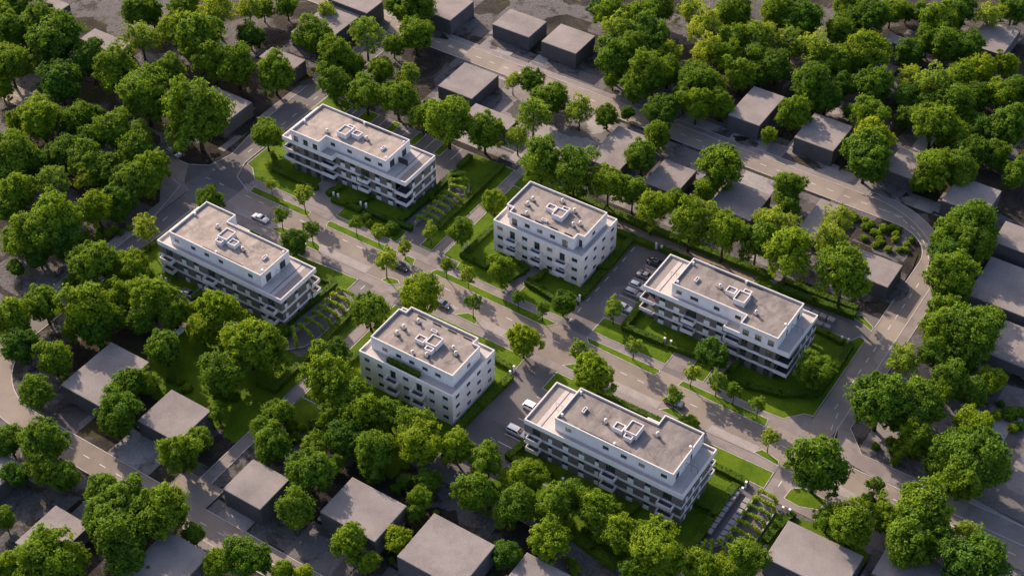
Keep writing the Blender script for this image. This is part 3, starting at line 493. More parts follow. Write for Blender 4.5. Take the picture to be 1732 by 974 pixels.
HOUSES=[
(-15.2, -75.5, -5.6, -66.3, 5.3, 'box house with plain beige roof beside the lower left street corner'),
(4.5, -69.3, 18.0, -58.8, 5.0, 'box house with a tree shadow on its roof, bottom centre'),
(23.9, -70.0, 38.3, -57.6, 5.5, 'largest beige roofed box house at the bottom edge'),
(-63.8, -72.3, -52.5, -57.0, 4.5, 'half shaded box house upper of the two at the left'),
(-42.9, -70.9, -31.8, -60.4, 4.5, 'box house right of the dark bushy tree at the left'),
(-41.6, -106.8, -32.3, -95.9, 3.5, 'long low box house with pale roof marks, bottom left'),
(-17.9, -101.7, -6.8, -89.0, 5.0, 'shaded box house at the bottom edge below the street trees'),
(-62.1, -104.8, -54.4, -92.2, 4.0, 'box house cut by the left edge of the picture'),
(83.0, -31.5, 98.8, -20.9, 5.0, 'box house below the vine covered ramp, bottom right'),
(101.5, -22.9, 115.5, -14.2, 4.0, 'low box house under the big trees at the bottom right'),
(43.7, -61.7, 54.0, -54.7, 4.0, 'box house of which only a roof corner shows at the bottom edge'),
(-62.5, 92.6, -50.4, 101.9, 4.5, 'left one of two box houses above the north road'),
(-46.1, 92.3, -35.0, 102.6, 5.0, 'right one of two box houses above the north road'),
(-85.2, 87.1, -73.0, 98.7, 5.0, 'box house at the top edge right of the dark tree'),
(-58.9, 61.0, -48.0, 73.8, 4.0, 'box house with patchy roof just below the north road'),
(-46.4, 55.5, -33.1, 60.6, 3.5, 'box house roof hidden by bright trees behind the rear block'),
(-10.3, 57.0, -0.9, 73.2, 3.0, 'low box house with dappled roof behind the upper white block'),
(6.5, 56.7, 15.4, 67.7, 3.0, 'low box house second in the row behind the tree line'),
(24.3, 57.3, 35.5, 68.8, 3.5, 'low box house with shaded roof right of the two small trees'),
(12.4, 90.4, 21.3, 105.3, 5.0, 'sunlit box house right of the wood, above the north road'),
(30.9, 91.0, 41.6, 103.2, 5.0, 'blue grey shaded box house above the north road'),
(54.8, 92.6, 63.0, 103.0, 4.0, 'box house between two trees at the right, above the road'),
(71.7, 87.7, 82.6, 99.0, 5.0, 'box house alone at the right, above the road bend'),
(87.4, 80.1, 100.8, 88.8, 5.0, 'box house cut by the right edge beside the tree clump'),
(58.6, 52.9, 72.6, 61.8, 4.0, 'box house with dappled roof inside the road bend'),
(46.0, 60.3, 52.7, 75.1, 2.8, 'flat shaded box house left of the planting bed'),
(32.5, 144.7, 41.5, 148.7, 4.5, 'small box house buried in the top right wood'),
(52.5, 155.4, 62.4, 170.1, 4.5, 'box house at the top right corner beside a sparse tree'),
(-109.0, 16.3, -95.3, 27.9, 4.5, 'box house behind the largest tree at the upper left'),
(-155.2, 25.0, -141.4, 31.1, 4.0, 'sunlit box house inside the top left wood'),
(-107.2, 44.9, -95.5, 50.5, 4.5, 'small box house left of the clump behind the rear block'),
(-107.5, 59.0, -96.2, 76.2, 4.5, 'sunlit long box house at the top left of the clump'),
(-107.7, 76.1, -93.8, 83.6, 6.0, 'dark walled box house at the top edge'),
(88.5, 61.7, 104.5, 77.2, 3.0, 'wide low flat roofed house cut by the right edge, north of the other'),
(98.7, 46.3, 112.1, 58.4, 3.0, 'wide low flat roofed house cut by the right edge, behind the biggest tree clump'),
(-176.6, 23.8, -169.9, 36.0, 4.0, 'dark box house in the very top left corner'),
]
CARS=[
(-66.6, -3.6, 0, 'sedan', 'silver', 'silver sedan parked in the bay beside the left block'),
(-27.7, 1.0, 0, 'wagon', 'black', 'black car on the street beside the diamond grass island'),
(-11.9, -4.1, 0, 'hatch', 'grey', 'grey car half hidden behind the bright street tree'),
(47.3, -1.9, 0, 'suv', 'grey', 'grey crossover car on the street behind a street tree'),
(22.8, -19.9, 0, 'suv', 'white', 'white car behind the terrace corner of the lower right block'),
(23.6, -27.5, 0, 'van', 'silver', 'silver car with white roof on the white lined lot'),
(22.5, 34.8, 0, 'sedan', 'black', 'black car farthest up the parking lot row'),
(22.6, 29.5, 0, 'sedan', 'darksilver', 'dark silver car second from top in the parking row'),
(22.6, 25.5, 0, 'hatch', 'silver', 'silver hatchback third from top in the parking row'),
(23.2, 22.7, 0, 'suv', 'darksilver', 'large dark grey car, fourth in the parking row'),
(23.8, 17.5, 0, 'hatch', 'silver', 'silver hatchback nearest the lawn tree in the parking row'),
(-101.9, 3.9, 0, 'wagon', 'darksilver', 'dark grey car at the kerb of the upper left junction'),
(-63.3, -33.3, 0, 'sedan', 'darksilver', 'dark car in the shaded lot in front of the left block'),
(-58.0, -43.7, 0, 'hatch', 'white', 'pale car under the trees below the left block'),
]
POSTS=[(-56.6, 12.7, 'left'), (-55.3, 12.8, 'right'), (-48.7, 13.4, 'left'), (-47.3, 13.7, 'right'), (-18.3, 13.9, 'left'), (-18.1, 15.4, 'right'), (13.6, 13.2, 'left'), (13.7, 14.4, 'right'), (19.7, 39.7, 'left'), (21.2, 39.6, 'right'), (36.8, 12.9, 'left'), (38.4, 12.9, 'right'), (69.8, 34.8, 'left'), (71.3, 34.9, 'right'), (13.4, -14.4, 'left'), (13.3, -12.7, 'right'), (70.8, -16.0, 'left'), (70.7, -14.2, 'right'), (79.8, -16.0, 'left'), (81.2, -15.8, 'right'), (38.9, -33.7, 'left'), (40.4, -33.7, 'mid'), (41.9, -33.6, 'right'), (-71.6, -33.1, 'left'), (-70.2, -33.1, 'right')]

# ------------------------------------------------------------------ helpers
def link(o,parent=None):
    COL.objects.link(o)
    if parent is not None: o.parent=parent
    return o
def empty(name,loc=(0,0,0),rz=0,scale=1):
    o=bpy.data.objects.new(name,None); o.location=loc; o.rotation_euler=(0,0,rz)
    o.scale=(scale,)*3 if not isinstance(scale,tuple) else scale
    o.empty_display_size=.5
    return link(o)
def tag(o,label=None,cat=None,group=None,kind=None):
    if label: o['label']=label
    if cat: o['category']=cat
    if group: o['group']=group
    if kind: o['kind']=kind
    return o
class MB:
    def __init__(s,T=None): s.v=[];s.f=[];s.m=[];s.T=T;s.cur=0;s.sm=[]
    def add(s,vs,fs,smooth=False):
        b=len(s.v)
        s.v+= [s.T(p) for p in vs] if s.T else list(vs)
        for f in fs: s.f.append(tuple(b+i for i in f)); s.m.append(s.cur); s.sm.append(smooth)
    def box(s,x0,y0,z0,x1,y1,z1):
        if s.T:
            a=s.T((x0,y0,z0)); c=s.T((x1,y1,z1))
            x0,x1=sorted((a[0],c[0])); y0,y1=sorted((a[1],c[1])); T=s.T; s.T=None
            s._box(x0,y0,z0,x1,y1,z1); s.T=T
        else: s._box(x0,y0,z0,x1,y1,z1)
    def _box(s,x0,y0,z0,x1,y1,z1):
        s.add([(x0,y0,z0),(x1,y0,z0),(x1,y1,z0),(x0,y1,z0),(x0,y0,z1),(x1,y0,z1),(x1,y1,z1),(x0,y1,z1)],
              [(0,3,2,1),(4,5,6,7),(0,1,5,4),(1,2,6,5),(2,3,7,6),(3,0,4,7)])
    def prism(s,poly,z0,z1,bottom=False):
        a=sum(poly[i][0]*poly[(i+1)%len(poly)][1]-poly[(i+1)%len(poly)][0]*poly[i][1] for i in range(len(poly)))
        if a<0: poly=poly[::-1]
        n=len(poly)
        fs=[tuple(range(n,2*n))]+[(i,(i+1)%n,n+(i+1)%n,n+i) for i in range(n)]
        if bottom: fs.append(tuple(range(n))[::-1])
        s.add([(x,y,z0) for x,y in poly]+[(x,y,z1) for x,y in poly],fs)
    def sheet(s,poly,z):
        a=sum(poly[i][0]*poly[(i+1)%len(poly)][1]-poly[(i+1)%len(poly)][0]*poly[i][1] for i in range(len(poly)))
        if a<0: poly=poly[::-1]
        s.add([(x,y,z) for x,y in poly],[tuple(range(len(poly)))])
    def tube(s,pts,rad,n=6,cap=True):
        P=[Vector(p) for p in pts]; rr=rad if isinstance(rad,(list,tuple)) else [rad]*len(P)
        vs=[];
        for i,p in enumerate(P):
            d=(P[min(i+1,len(P)-1)]-P[max(i-1,0)]).normalized()
            u=d.cross(Vector((0,0,1)) if abs(d.z)<.9 else Vector((1,0,0))).normalized(); w=u.cross(d)
            for k in range(n):
                a=2*math.pi*k/n; vs.append(tuple(p+(u*math.cos(a)+w*math.sin(a))*rr[i]))
        fs=[]
        for i in range(len(P)-1):
            for k in range(n):
                fs.append((i*n+k,(i+1)*n+k,(i+1)*n+(k+1)%n,i*n+(k+1)%n))
        if cap: fs+= [tuple(range(n)),tuple(range((len(P)-1)*n,len(P)*n))[::-1]]
        s.add(vs,fs,True)
    def cyl(s,x,y,z0,z1,r0,r1=None,n=12):
        s.tube([(x,y,z0),(x,y,z1)],[r0,r0 if r1 is None else r1],n)
    def mesh(s,name,mats):
        me=bpy.data.meshes.new(name); me.from_pydata(s.v,[],s.f)
        for m in mats if isinstance(mats,(list,tuple)) else [mats]: me.materials.append(m)
        me.polygons.foreach_set('material_index',s.m); me.polygons.foreach_set('use_smooth',s.sm)
        me.update(); return me
    def build_boxes(s,name,mats,parent=None):
        for i in range(0,len(s.v),8):
            b=MB(); b.add(s.v[i:i+8],[tuple(k-i for k in f) for f in s.f[i//8*6:i//8*6+6]]); b.build(name,mats,parent)
    def build(s,name,mats,parent=None):
        return link(bpy.data.objects.new(name,s.mesh(name,mats)),parent)
# ------------------------------------------------------------------ materials
def new_mat(name):
    m=bpy.data.materials.new(name); m.use_nodes=True
    nt=m.node_tree; b=nt.nodes['Principled BSDF']; return m,nt,b
def noise(nt,scale,detail=4,rough=.6,vec=None,dist=0):
    n=nt.nodes.new('ShaderNodeTexNoise'); n.inputs['Scale'].default_value=scale; n.inputs['Detail'].default_value=detail
    n.inputs['Roughness'].default_value=rough; n.inputs['Distortion'].default_value=dist
    if vec is not None: nt.links.new(vec,n.inputs['Vector'])
    return n.outputs['Fac']
def ramp(nt,fac,stops,interp='LINEAR'):
    r=nt.nodes.new('ShaderNodeValToRGB'); r.color_ramp.interpolation=interp
    e=r.color_ramp.elements
    e[0].position,e[0].color=stops[0][0],(*stops[0][1],1); e[1].position,e[1].color=stops[-1][0],(*stops[-1][1],1)
    for p,c in stops[1:-1]:
        x=e.new(p); x.color=(*c,1)
    nt.links.new(fac,r.inputs['Fac']); return r.outputs['Color']
def mixc(nt,fac,a,b,mode='MIX'):
    m=nt.nodes.new('ShaderNodeMix'); m.data_type='RGBA'; m.blend_type=mode
    for i,x in ((0,fac),(6,a),(7,b)):
        if hasattr(x,'links'): nt.links.new(x,m.inputs[i])
        else: m.inputs[i].default_value=x if i==0 else (*x,1)
    return m.outputs[2]
def pos(nt): return nt.nodes.new('ShaderNodeNewGeometry').outputs['Position']
def bump(nt,b,h,strength,dist=.05):
    n=nt.nodes.new('ShaderNodeBump'); n.inputs['Strength'].default_value=strength; n.inputs['Distance'].default_value=dist
    nt.links.new(h,n.inputs['Height']); nt.links.new(n.outputs['Normal'],b.inputs['Normal'])
def patches(nt,p,scale):
    v=nt.nodes.new('ShaderNodeTexVoronoi'); v.distance='CHEBYCHEV'; v.inputs['Scale'].default_value=scale; v.inputs['Randomness'].default_value=.9; nt.links.new(p,v.inputs['Vector'])
    x=nt.nodes.new('ShaderNodeSeparateColor'); nt.links.new(v.outputs['Color'],x.inputs[0]); return x.outputs[0]
def g(c,k): return tuple(min(1,x*k) for x in c)
def surf(name,c,var=.25,s1=.3,s2=4,rough=.9,bmp=.3,bs=6,spec=.2,mend=0):
    """plain mineral surface: large and fine blotches of its own colour"""
    m,nt,b=new_mat(name); p=pos(nt)
    a=ramp(nt,noise(nt,s1,6,.65,p),[(.3,g(c,1-var)),(.7,g(c,1+var))])
    d=ramp(nt,noise(nt,s2,3,.7,p),[(.3,(1-var*.7,)*3),(.7,(1+var*.5,)*3)])
    nt.links.new(mixc(nt,1.,a,d,'MULTIPLY'),b.inputs['Base Color'])
    b.inputs['Roughness'].default_value=rough; b.inputs['Specular IOR Level'].default_value=spec
    if mend:
        q=ramp(nt,patches(nt,p,mend),[(0,(.86,.86,.87)),(.25,(.97,.97,.97)),(.6,(1.0,1.0,1.0)),(.9,(1.12,1.11,1.1))],'CONSTANT')
        x=b.inputs['Base Color'].links[0].from_socket; nt.links.new(mixc(nt,1.,x,q,'MULTIPLY'),b.inputs['Base Color'])
    if bmp: bump(nt,b,noise(nt,bs,4,.7,p),bmp)
    return m
def flat(name,c,rough=.5,metal=0,spec=.5,coat=0):
    m,nt,b=new_mat(name); b.inputs['Base Color'].default_value=(*c,1); b.inputs['Roughness'].default_value=rough
    b.inputs['Metallic'].default_value=metal; b.inputs['Specular IOR Level'].default_value=spec; b.inputs['Coat Weight'].default_value=coat
    return m
def plaster(name,c,var=.06):
    m,nt,b=new_mat(name); p=pos(nt)
    a=ramp(nt,noise(nt,.5,5,.6,p),[(.3,g(c,1-var)),(.7,g(c,1+var*.4))])
    mp=nt.nodes.new('ShaderNodeMapping'); mp.inputs['Scale'].default_value=(1.2,1.2,.15); nt.links.new(p,mp.inputs['Vector'])
    st=ramp(nt,noise(nt,1.5,5,.7,mp.outputs['Vector']),[(.35,(.9,.89,.87)),(.6,(1,1,1))])
    nt.links.new(mixc(nt,.6,a,st,'MULTIPLY'),b.inputs['Base Color']); b.inputs['Roughness'].default_value=.85; b.inputs['Specular IOR Level'].default_value=.2
    bump(nt,b,noise(nt,12,3,.6,p),.08)
    return m
WHITE=plaster('white_plaster',(.69,.665,.68),.09); SUNDIM=plaster('sun_dimmed_white',(.5,.48,.475)); CREAM=plaster('cream_plaster',(.74,.64,.56)); OFFW=plaster('pale_plaster',(.62,.6,.615),.09)  # second one: white darkened to temper sunlight on parapet tops and inner faces
BROWN=surf('brown_brick',(.15,.13,.122),.14,1.,14,.85,.35,16)
DARKF=surf('dark_base_render',(.055,.055,.062),.12,1,8,.85,.1)
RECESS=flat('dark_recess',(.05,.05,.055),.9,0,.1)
FRAME=flat('window_frame_grey',(.07,.07,.075),.5)
LFRAME=flat('window_frame_light',(.55,.55,.55),.5)
PANEL=plaster('white_panel',(.7,.68,.7),.03)
STEEL=flat('railing_steel',(.25,.25,.26),.35,.8)
DARKMET=flat('dark_metal',(.03,.03,.033),.45)
def roofmat(name,c1,c2):
    m,nt,b=new_mat(name); p=pos(nt)
    mp=nt.nodes.new('ShaderNodeMapping'); mp.inputs['Scale'].default_value=(.55,.2,1); mp.inputs['Rotation'].default_value=(0,0,R(-8)); nt.links.new(p,mp.inputs['Vector'])
    a=ramp(nt,noise(nt,.8,7,.68,mp.outputs['Vector'],.6),[(.3,c1),(.5,tuple((x+y)/2 for x,y in zip(c1,c2))),(.68,c2)])
    d=ramp(nt,noise(nt,.35,4,.6,p),[(.35,(.8,.8,.82)),(.62,(1.08,1.06,1.04))])
    e=ramp(nt,noise(nt,7,3,.8,p),[(.3,(.8,)*3),(.7,(1.14,)*3)])
    st=ramp(nt,noise(nt,.28,8,.72,p,1.2),[(.36,(.66,.65,.66)),(.46,(1,1,1))]); d=mixc(nt,1.,d,st,'MULTIPLY')
    nt.links.new(mixc(nt,1.,mixc(nt,1.,a,d,'MULTIPLY'),e,'MULTIPLY'),b.inputs['Base Color']); b.inputs['Roughness'].default_value=.92; b.inputs['Specular IOR Level'].default_value=.15
    bump(nt,b,noise(nt,9,4,.7,p),.25); return m
ROOF=roofmat('flat_roof_screed',(.192,.168,.15),(.33,.296,.266)); ROOF2=roofmat('flat_roof_screed_grey',(.128,.117,.112),(.232,.213,.2))
ROOF3=roofmat('flat_roof_screed_mixed',(.152,.137,.127),(.275,.248,.227))
TERR=surf('terrace_paving',(.36,.335,.32),.1,.6,6,.9,.15)
SHADEPLANK=surf('shaded_planks',(.2,.185,.175),.2,2,9,.9,.2)  # plank tone darkened to carry the parapet's shadow
HOUSE=surf('box_house_roof',(.185,.169,.164),.22,.14,3.2,.95,.5,5,.1)
HWALL=surf('box_house_wall',(.088,.085,.092),.16,.3,2.5,.95,.5,5,.1)
ASPH=surf('asphalt',(.19,.166,.145),.16,.12,6,.9,.3,10,.2,.07)
ASPHD=surf('asphalt_dark',(.115,.108,.108),.16,.15,6,.9,.3,10,.25,.06)
PAVE=surf('sidewalk_slabs',(.18,.162,.157),.13,.3,5,.9,.25,9,.2,.3)
BAY=surf('parking_bay_paving',(.23,.215,.21),.14,.5,3,.9,.25,9,.2)
GRAVEL=surf('gravel_path',(.17,.142,.11),.25,.4,4,.95,.4,8,.1)
KERB=surf('kerb_stone',(.36,.34,.33),.12,1,6,.85,.1)
PAINT=surf('road_paint',(.5,.49,.48),.2,1.2,9,.8,.05)
CONC=surf('concrete',(.29,.28,.28),.16,.5,4,.85,.2)
YARD=None
BIN=surf('storage_box_concrete',(.2,.195,.2),.14,.8,5,.8,.15)
def yard():
    m,nt,b=new_mat('yard_paving'); p=pos(nt)
    a=ramp(nt,patches(nt,p,.13),[(0,(.075,.071,.072)),(.25,(.125,.118,.119)),(.6,(.175,.166,.166)),(.85,(.24,.23,.23))],'CONSTANT')
    n1=ramp(nt,noise(nt,.12,7,.7,p,.6),[(.36,(.35,.34,.34)),(.46,(.9,.9,.9)),(.7,(1.15,1.13,1.1))])
    n2=ramp(nt,noise(nt,1.8,5,.75,p),[(.3,(.75,)*3),(.7,(1.2,)*3)])
    nt.links.new(mixc(nt,1.,mixc(nt,1.,a,n1,'MULTIPLY'),n2,'MULTIPLY'),b.inputs['Base Color']); b.inputs['Roughness'].default_value=.95; b.inputs['Specular IOR Level'].default_value=.1
    bump(nt,b,noise(nt,4,4,.7,p),.4); return m
YARD=yard()
def soil():
    m,nt,b=new_mat('soil_ground'); p=pos(nt)
    base=ramp(nt,noise(nt,.07,9,.66,p,.8),[(.36,(.014,.013,.013)),(.47,(.03,.027,.025)),(.55,(.046,.04,.035)),(.575,(.092,.087,.086)),(.7,(.118,.112,.111))])
    moss=ramp(nt,noise(nt,.045,6,.6,p),[(.52,(0,0,0)),(.62,(1,1,1))])
    c=mixc(nt,moss,base,(.05,.046,.022))
    sl=ramp(nt,patches(nt,p,.09),[(0,(0,0,0)),(.62,(0,0,0)),(.63,(1,1,1))]); sl=mixc(nt,1.,sl,ramp(nt,noise(nt,.25,6,.7,p),[(.4,(.2,)*3),(.5,(1,)*3)]),'MULTIPLY')
    c=mixc(nt,sl,c,(.108,.104,.106))
    d=ramp(nt,noise(nt,1.8,5,.75,p),[(.28,(.5,)*3),(.72,(1.35,)*3)])
    nt.links.new(mixc(nt,1.,c,d,'MULTIPLY'),b.inputs['Base Color']); b.inputs['Roughness'].default_value=.97; b.inputs['Specular IOR Level'].default_value=.1
    bump(nt,b,noise(nt,1.1,6,.75,p),.9,.5); return m
SOIL=soil()
def grass():
    m,nt,b=new_mat('lawn_grass'); p=pos(nt)
    a=ramp(nt,noise(nt,.16,6,.65,p),[(.3,(.042,.085,.004)),(.5,(.067,.125,.005)),(.72,(.115,.172,.007))])
    d=ramp(nt,noise(nt,5,5,.8,p),[(.25,(.62,.66,.6)),(.75,(1.3,1.25,1.3))])
    nt.links.new(mixc(nt,1.,a,d,'MULTIPLY'),b.inputs['Base Color']); b.inputs['Roughness'].default_value=.9; b.inputs['Specular IOR Level'].default_value=.1
    bump(nt,b,noise(nt,4,6,.85,p),.9,.25); return m
GRASS=grass()
def leaf(name,c,hvar=.42,trans=.36):
    m,nt,b=new_mat(name)
    oi=nt.nodes.new('ShaderNodeObjectInfo'); at=nt.nodes.new('ShaderNodeAttribute'); at.attribute_name='tint'
    c1=ramp(nt,at.outputs['Fac'],[(0,g(c,1-hvar)),(.55,c),(1,(c[0]*1.75,c[1]*1.45,c[2]*.9))])
    c2=ramp(nt,oi.outputs['Random'],[(0,(.74,.84,1.)),(.5,(1,1,1)),(1,(1.25,1.12,.85))])
    col=mixc(nt,1.,c1,c2,'MULTIPLY')
    nt.links.new(col,b.inputs['Base Color']); b.inputs['Roughness'].default_value=.65; b.inputs['Specular IOR Level'].default_value=.1
    tr=nt.nodes.new('ShaderNodeBsdfTranslucent'); nt.links.new(mixc(nt,1.,col,(1.5,1.3,.45),'MULTIPLY'),tr.inputs['Color'])
    mx=nt.nodes.new('ShaderNodeMixShader'); mx.inputs[0].default_value=trans
    nt.links.new(b.outputs[0],mx.inputs[1]); nt.links.new(tr.outputs[0],mx.inputs[2])
    nt.links.new(mx.outputs[0],nt.nodes['Material Output'].inputs['Surface']); return m
LEAF_B=leaf('leaves_green',(.112,.205,.016)); LEAF_D=leaf('leaves_dark',(.076,.16,.016)); LEAF_Y=leaf('leaves_yellow_green',(.155,.25,.014)); LEAF_L=leaf('leaves_pale',(.195,.29,.034))
HEDGE=leaf('hedge_leaves',(.064,.128,.010),.35,.2); VINE=leaf('vine_leaves',(.21,.33,.025),.35,.3)
BARK=surf('bark',(.05,.042,.036),.25,2,9,.95,.4)
def glass(name,c,rough=.06):
    m,nt,b=new_mat(name); p=pos(nt)
    col=ramp(nt,noise(nt,.9,3,.6,p),[(.35,g(c,.5)),(.65,g(c,1.6))])
    nt.links.new(col,b.inputs['Base Color']); b.inputs['Roughness'].default_value=rough; b.inputs['Specular IOR Level'].default_value=.9
    return m
GLASS=glass('window_glass_green_reflection',(.03,.04,.022)); CURT=glass('window_glass_curtain',(.28,.23,.17),.2)  # green in the pane colour paints the reflection of trees
# ------------------------------------------------------------------ camera, light, world
cam=bpy.data.cameras.new('camera'); cam.sensor_width=36; cam.lens=2577.0578/1732*36; cam.clip_end=3000; cam.clip_start=1
co=bpy.data.objects.new('camera',cam); COL.objects.link(co)
pitch,yaw,roll=0.756102431,-0.581721099,-0.00461505388
cy,sy,cp,sp=math.cos(yaw),math.sin(yaw),math.cos(pitch),math.sin(pitch)
fwd=Vector((sy*cp,cy*cp,-sp)); rt=Vector((cy,-sy,0)); up=rt.cross(fwd)
r2=rt*math.cos(roll)+up*math.sin(roll); u2=-rt*math.sin(roll)+up*math.cos(roll)
M=Matrix((r2,u2,-fwd)).transposed().to_4x4(); M.translation=Vector((140,-206,243.3)); co.matrix_world=M
scn.camera=co
EL,AZ=R(28.5),R(-25)   # light travels along AZ
L=bpy.data.lights.new('sun','SUN'); L.energy=4.9; L.angle=R(.6); L.color=(1,.80,.62)
so=bpy.data.objects.new('sun',L); COL.objects.link(so)
d=Vector((math.cos(AZ)*math.cos(EL),math.sin(AZ)*math.cos(EL),-math.sin(EL)))
so.rotation_euler=d.to_track_quat('-Z','Y').to_euler(); so.location=(-100,60,120)
w=bpy.data.worlds.new('World'); scn.world=w; w.use_nodes=True
nt=w.node_tree; bg=nt.nodes['Background']; sk=nt.nodes.new('ShaderNodeTexSky'); sk.sky_type='NISHITA'; sk.sun_disc=False
sk.sun_elevation=EL; sk.sun_rotation=math.atan2(-d.x,-d.y)%(2*math.pi); sk.air_density=1.; sk.dust_density=2.5; sk.ozone_density=2.2
nt.links.new(mixc(nt,1.,sk.outputs[0],(1.16,1.0,.96),'MULTIPLY'),bg.inputs[0]); bg.inputs[1].default_value=.15
vs=scn.view_settings; vs.view_transform='Standard'; vs.look='None'; vs.exposure=.96; vs.gamma=1; vs.use_curve_mapping=False
scn.cycles.max_bounces=6; scn.cycles.diffuse_bounces=3; scn.cycles.transmission_bounces=3; scn.cycles.use_denoising=True
# ------------------------------------------------------------------ ground and streets
def struct(name,mat,polys,z,parent=None):
    mb=MB()
    for i,p in enumerate(polys): mb.sheet(p,z+.0011*i)
    return tag(mb.build(name,mat,parent),kind='structure')
def rect(x0,x1,y0,y1): return [(x0,y0),(x1,y0),(x1,y1),(x0,y1)]
def arc(cx,cy,r,a0,a1,n=10): return [(cx+r*math.cos(R(a0+(a1-a0)*i/n)),cy+r*math.sin(R(a0+(a1-a0)*i/n))) for i in range(n+1)]
mb=MB(); N=24
mb.sheet(rect(-900,700,-600,1100),0); tag(mb.build('ground',SOIL),kind='structure')
struct('lots_paving',YARD,[rect(-62,66,48.5,78.2),rect(-38,70,87.5,92.5)],.012)
struct('yard_right',YARD,[rect(86,200,8,70),rect(92,220,-16,-3.8)],.016)
struct('estate_pavement',ASPHD,[rect(-83.6,74.2,-46.5,46.4)],.02)
struct('concrete_apron',BAY,[[(88,68),(102.5,63.5),(118,60),(118,62.4),(102.5,66),(88,70.5)],[(97,57),(106,50),(118,45),(118,46.2),(106,51.4),(97,58.6)],[(110,4),(124,3),(124,7),(110,8.4)]],.04)
# carriageways
struct('main_street',ASPH,[rect(-200,-92,-3,3),rect(-92,84,-5.2,5.3),rect(84,240,-3.6,2.3)],.028)
struct('west_road',ASPHD,[[(-92,-3)]+[(-89,-4.4),(-89.1,-31.7),(-89.1,-62),(-83.6,-62),(-83.6,-17.4),(-83.4,-7.3),(-78,-5.2),(-78,3),(-79,5.5),(-82.4,6),(-84.4,11.3),(-84.4,120),(-91.8,120),(-91.8,27),(-89.4,12),(-91.3,5.7),(-96,3)]],.034)
struct('north_road',ASPH,[[(-220,79.3),(64,79.3)]+arc(64.3,69.3,10,88,0)[1:]+[(74.3,5),(74.3,-4),(79.8,-4),(79.8,60.5)]+arc(55.3,61,24.5,0,88,14)+[(55,85.4),(-220,85.4)]],.04)
struct('south_road',ASPH,[[(-83.5,-62),(-89,-62)]+arc(-67,-62,22,180,268)[1:]+[(-66,-84.6),(60,-84.6),(60,-78.6),(-66,-78.6)]+arc(-67,-62,16.5,268,180)[:-1]],.034)
struct('south_road_spur',ASPH,[rect(-28.5,-18.3,-78.6,-73)],.038)
# sidewalks
struct('sidewalk',PAVE,[rect(-78,-52.6,5.5,7.5),rect(-52.2,-21,5.5,7.5),rect(-21,13.6,5.5,7.3),rect(21.2,40.2,5.4,7.2),rect(45.4,66.5,5.3,7.2),
  rect(-80,74,-7.4,-5.3),[(64.4,5.0),(73.9,4.2),(75,8),(74,10.6),(72.1,10.4),(68.9,6.8),(64.4,6.5)]],.046)
struct('sidewalk_far',PAVE,[rect(-200,55,85.5,87.4),[(55,85.5)]+arc(55.3,61,24.6,88,0,14)+[(79.9,30),(82.2,30),(82.2,61)]+arc(57,62.5,25.2,0,88,14)+[(57,87.4)],
   [(-89.2,-4.4),(-89.2,-62),(-92,-62),(-92,-12),(-97.7,-5.3),(-97.8,-2.9),(-93,-3)],rect(-94,-91.9,12,76),
   [(79.9,30),(79.9,10.6),(83,3.6),(93,2.4),(240,2.4),(240,6.9),(100.3,6.9),(87,6.8),(82,12.3),(82.2,30)]],.047)
struct('footpath',PAVE,[rect(-24.6,-22.1,7.3,56),[(-24,-9.6),(-21.6,-9.6),(-21.4,-73),(-24.2,-73)],rect(-29,-22,-9.6,-5)],.048)
struct('gravel_path',GRAVEL,[rect(-14,47.5,41.3,44.7)],.05)
struct('parking_bays',BAY,[[(-76,-2.6),(-61,-2.6),(-62.6,-4.8),(-74,-4.8)],rect(-48.6,-33.5,-4.8,-2.6),rect(-23.5,-8.2,-4.9,-2.7),rect(-1.6,13,-4.9,-2.8),rect(32.9,45,-5,-3),rect(57,68.4,-4.8,-2.8),[(86.5,-3.3),(93,-3.7),(91,-5.3),(85.5,-5.2)]],.052)
struct('forecourt',PAVE,[rect(-62.9,-52.4,7.6,12.2),rect(-62.9,-57.8,12.2,18),rect(-2.6,.1,7.4,18.2),rect(40.4,45.2,6.9,12.6),[(49.9,7.2),(52.4,7.2),(52.6,16),(49.8,16)],rect(74.2,90,-14.3,-5.3)],.05)
struct('rear_lane',ASPHD,[rect(-75.5,-37.5,33,46.2),rect(44,74.3,37,43),rect(69.3,73.3,-35,-15.9)],.05)
struct('parking_lot',ASPHD,[rect(14.1,26,7.6,40),rect(14,26,-38,-7.5),rect(-72,-57,-46,-34.6)],.05)
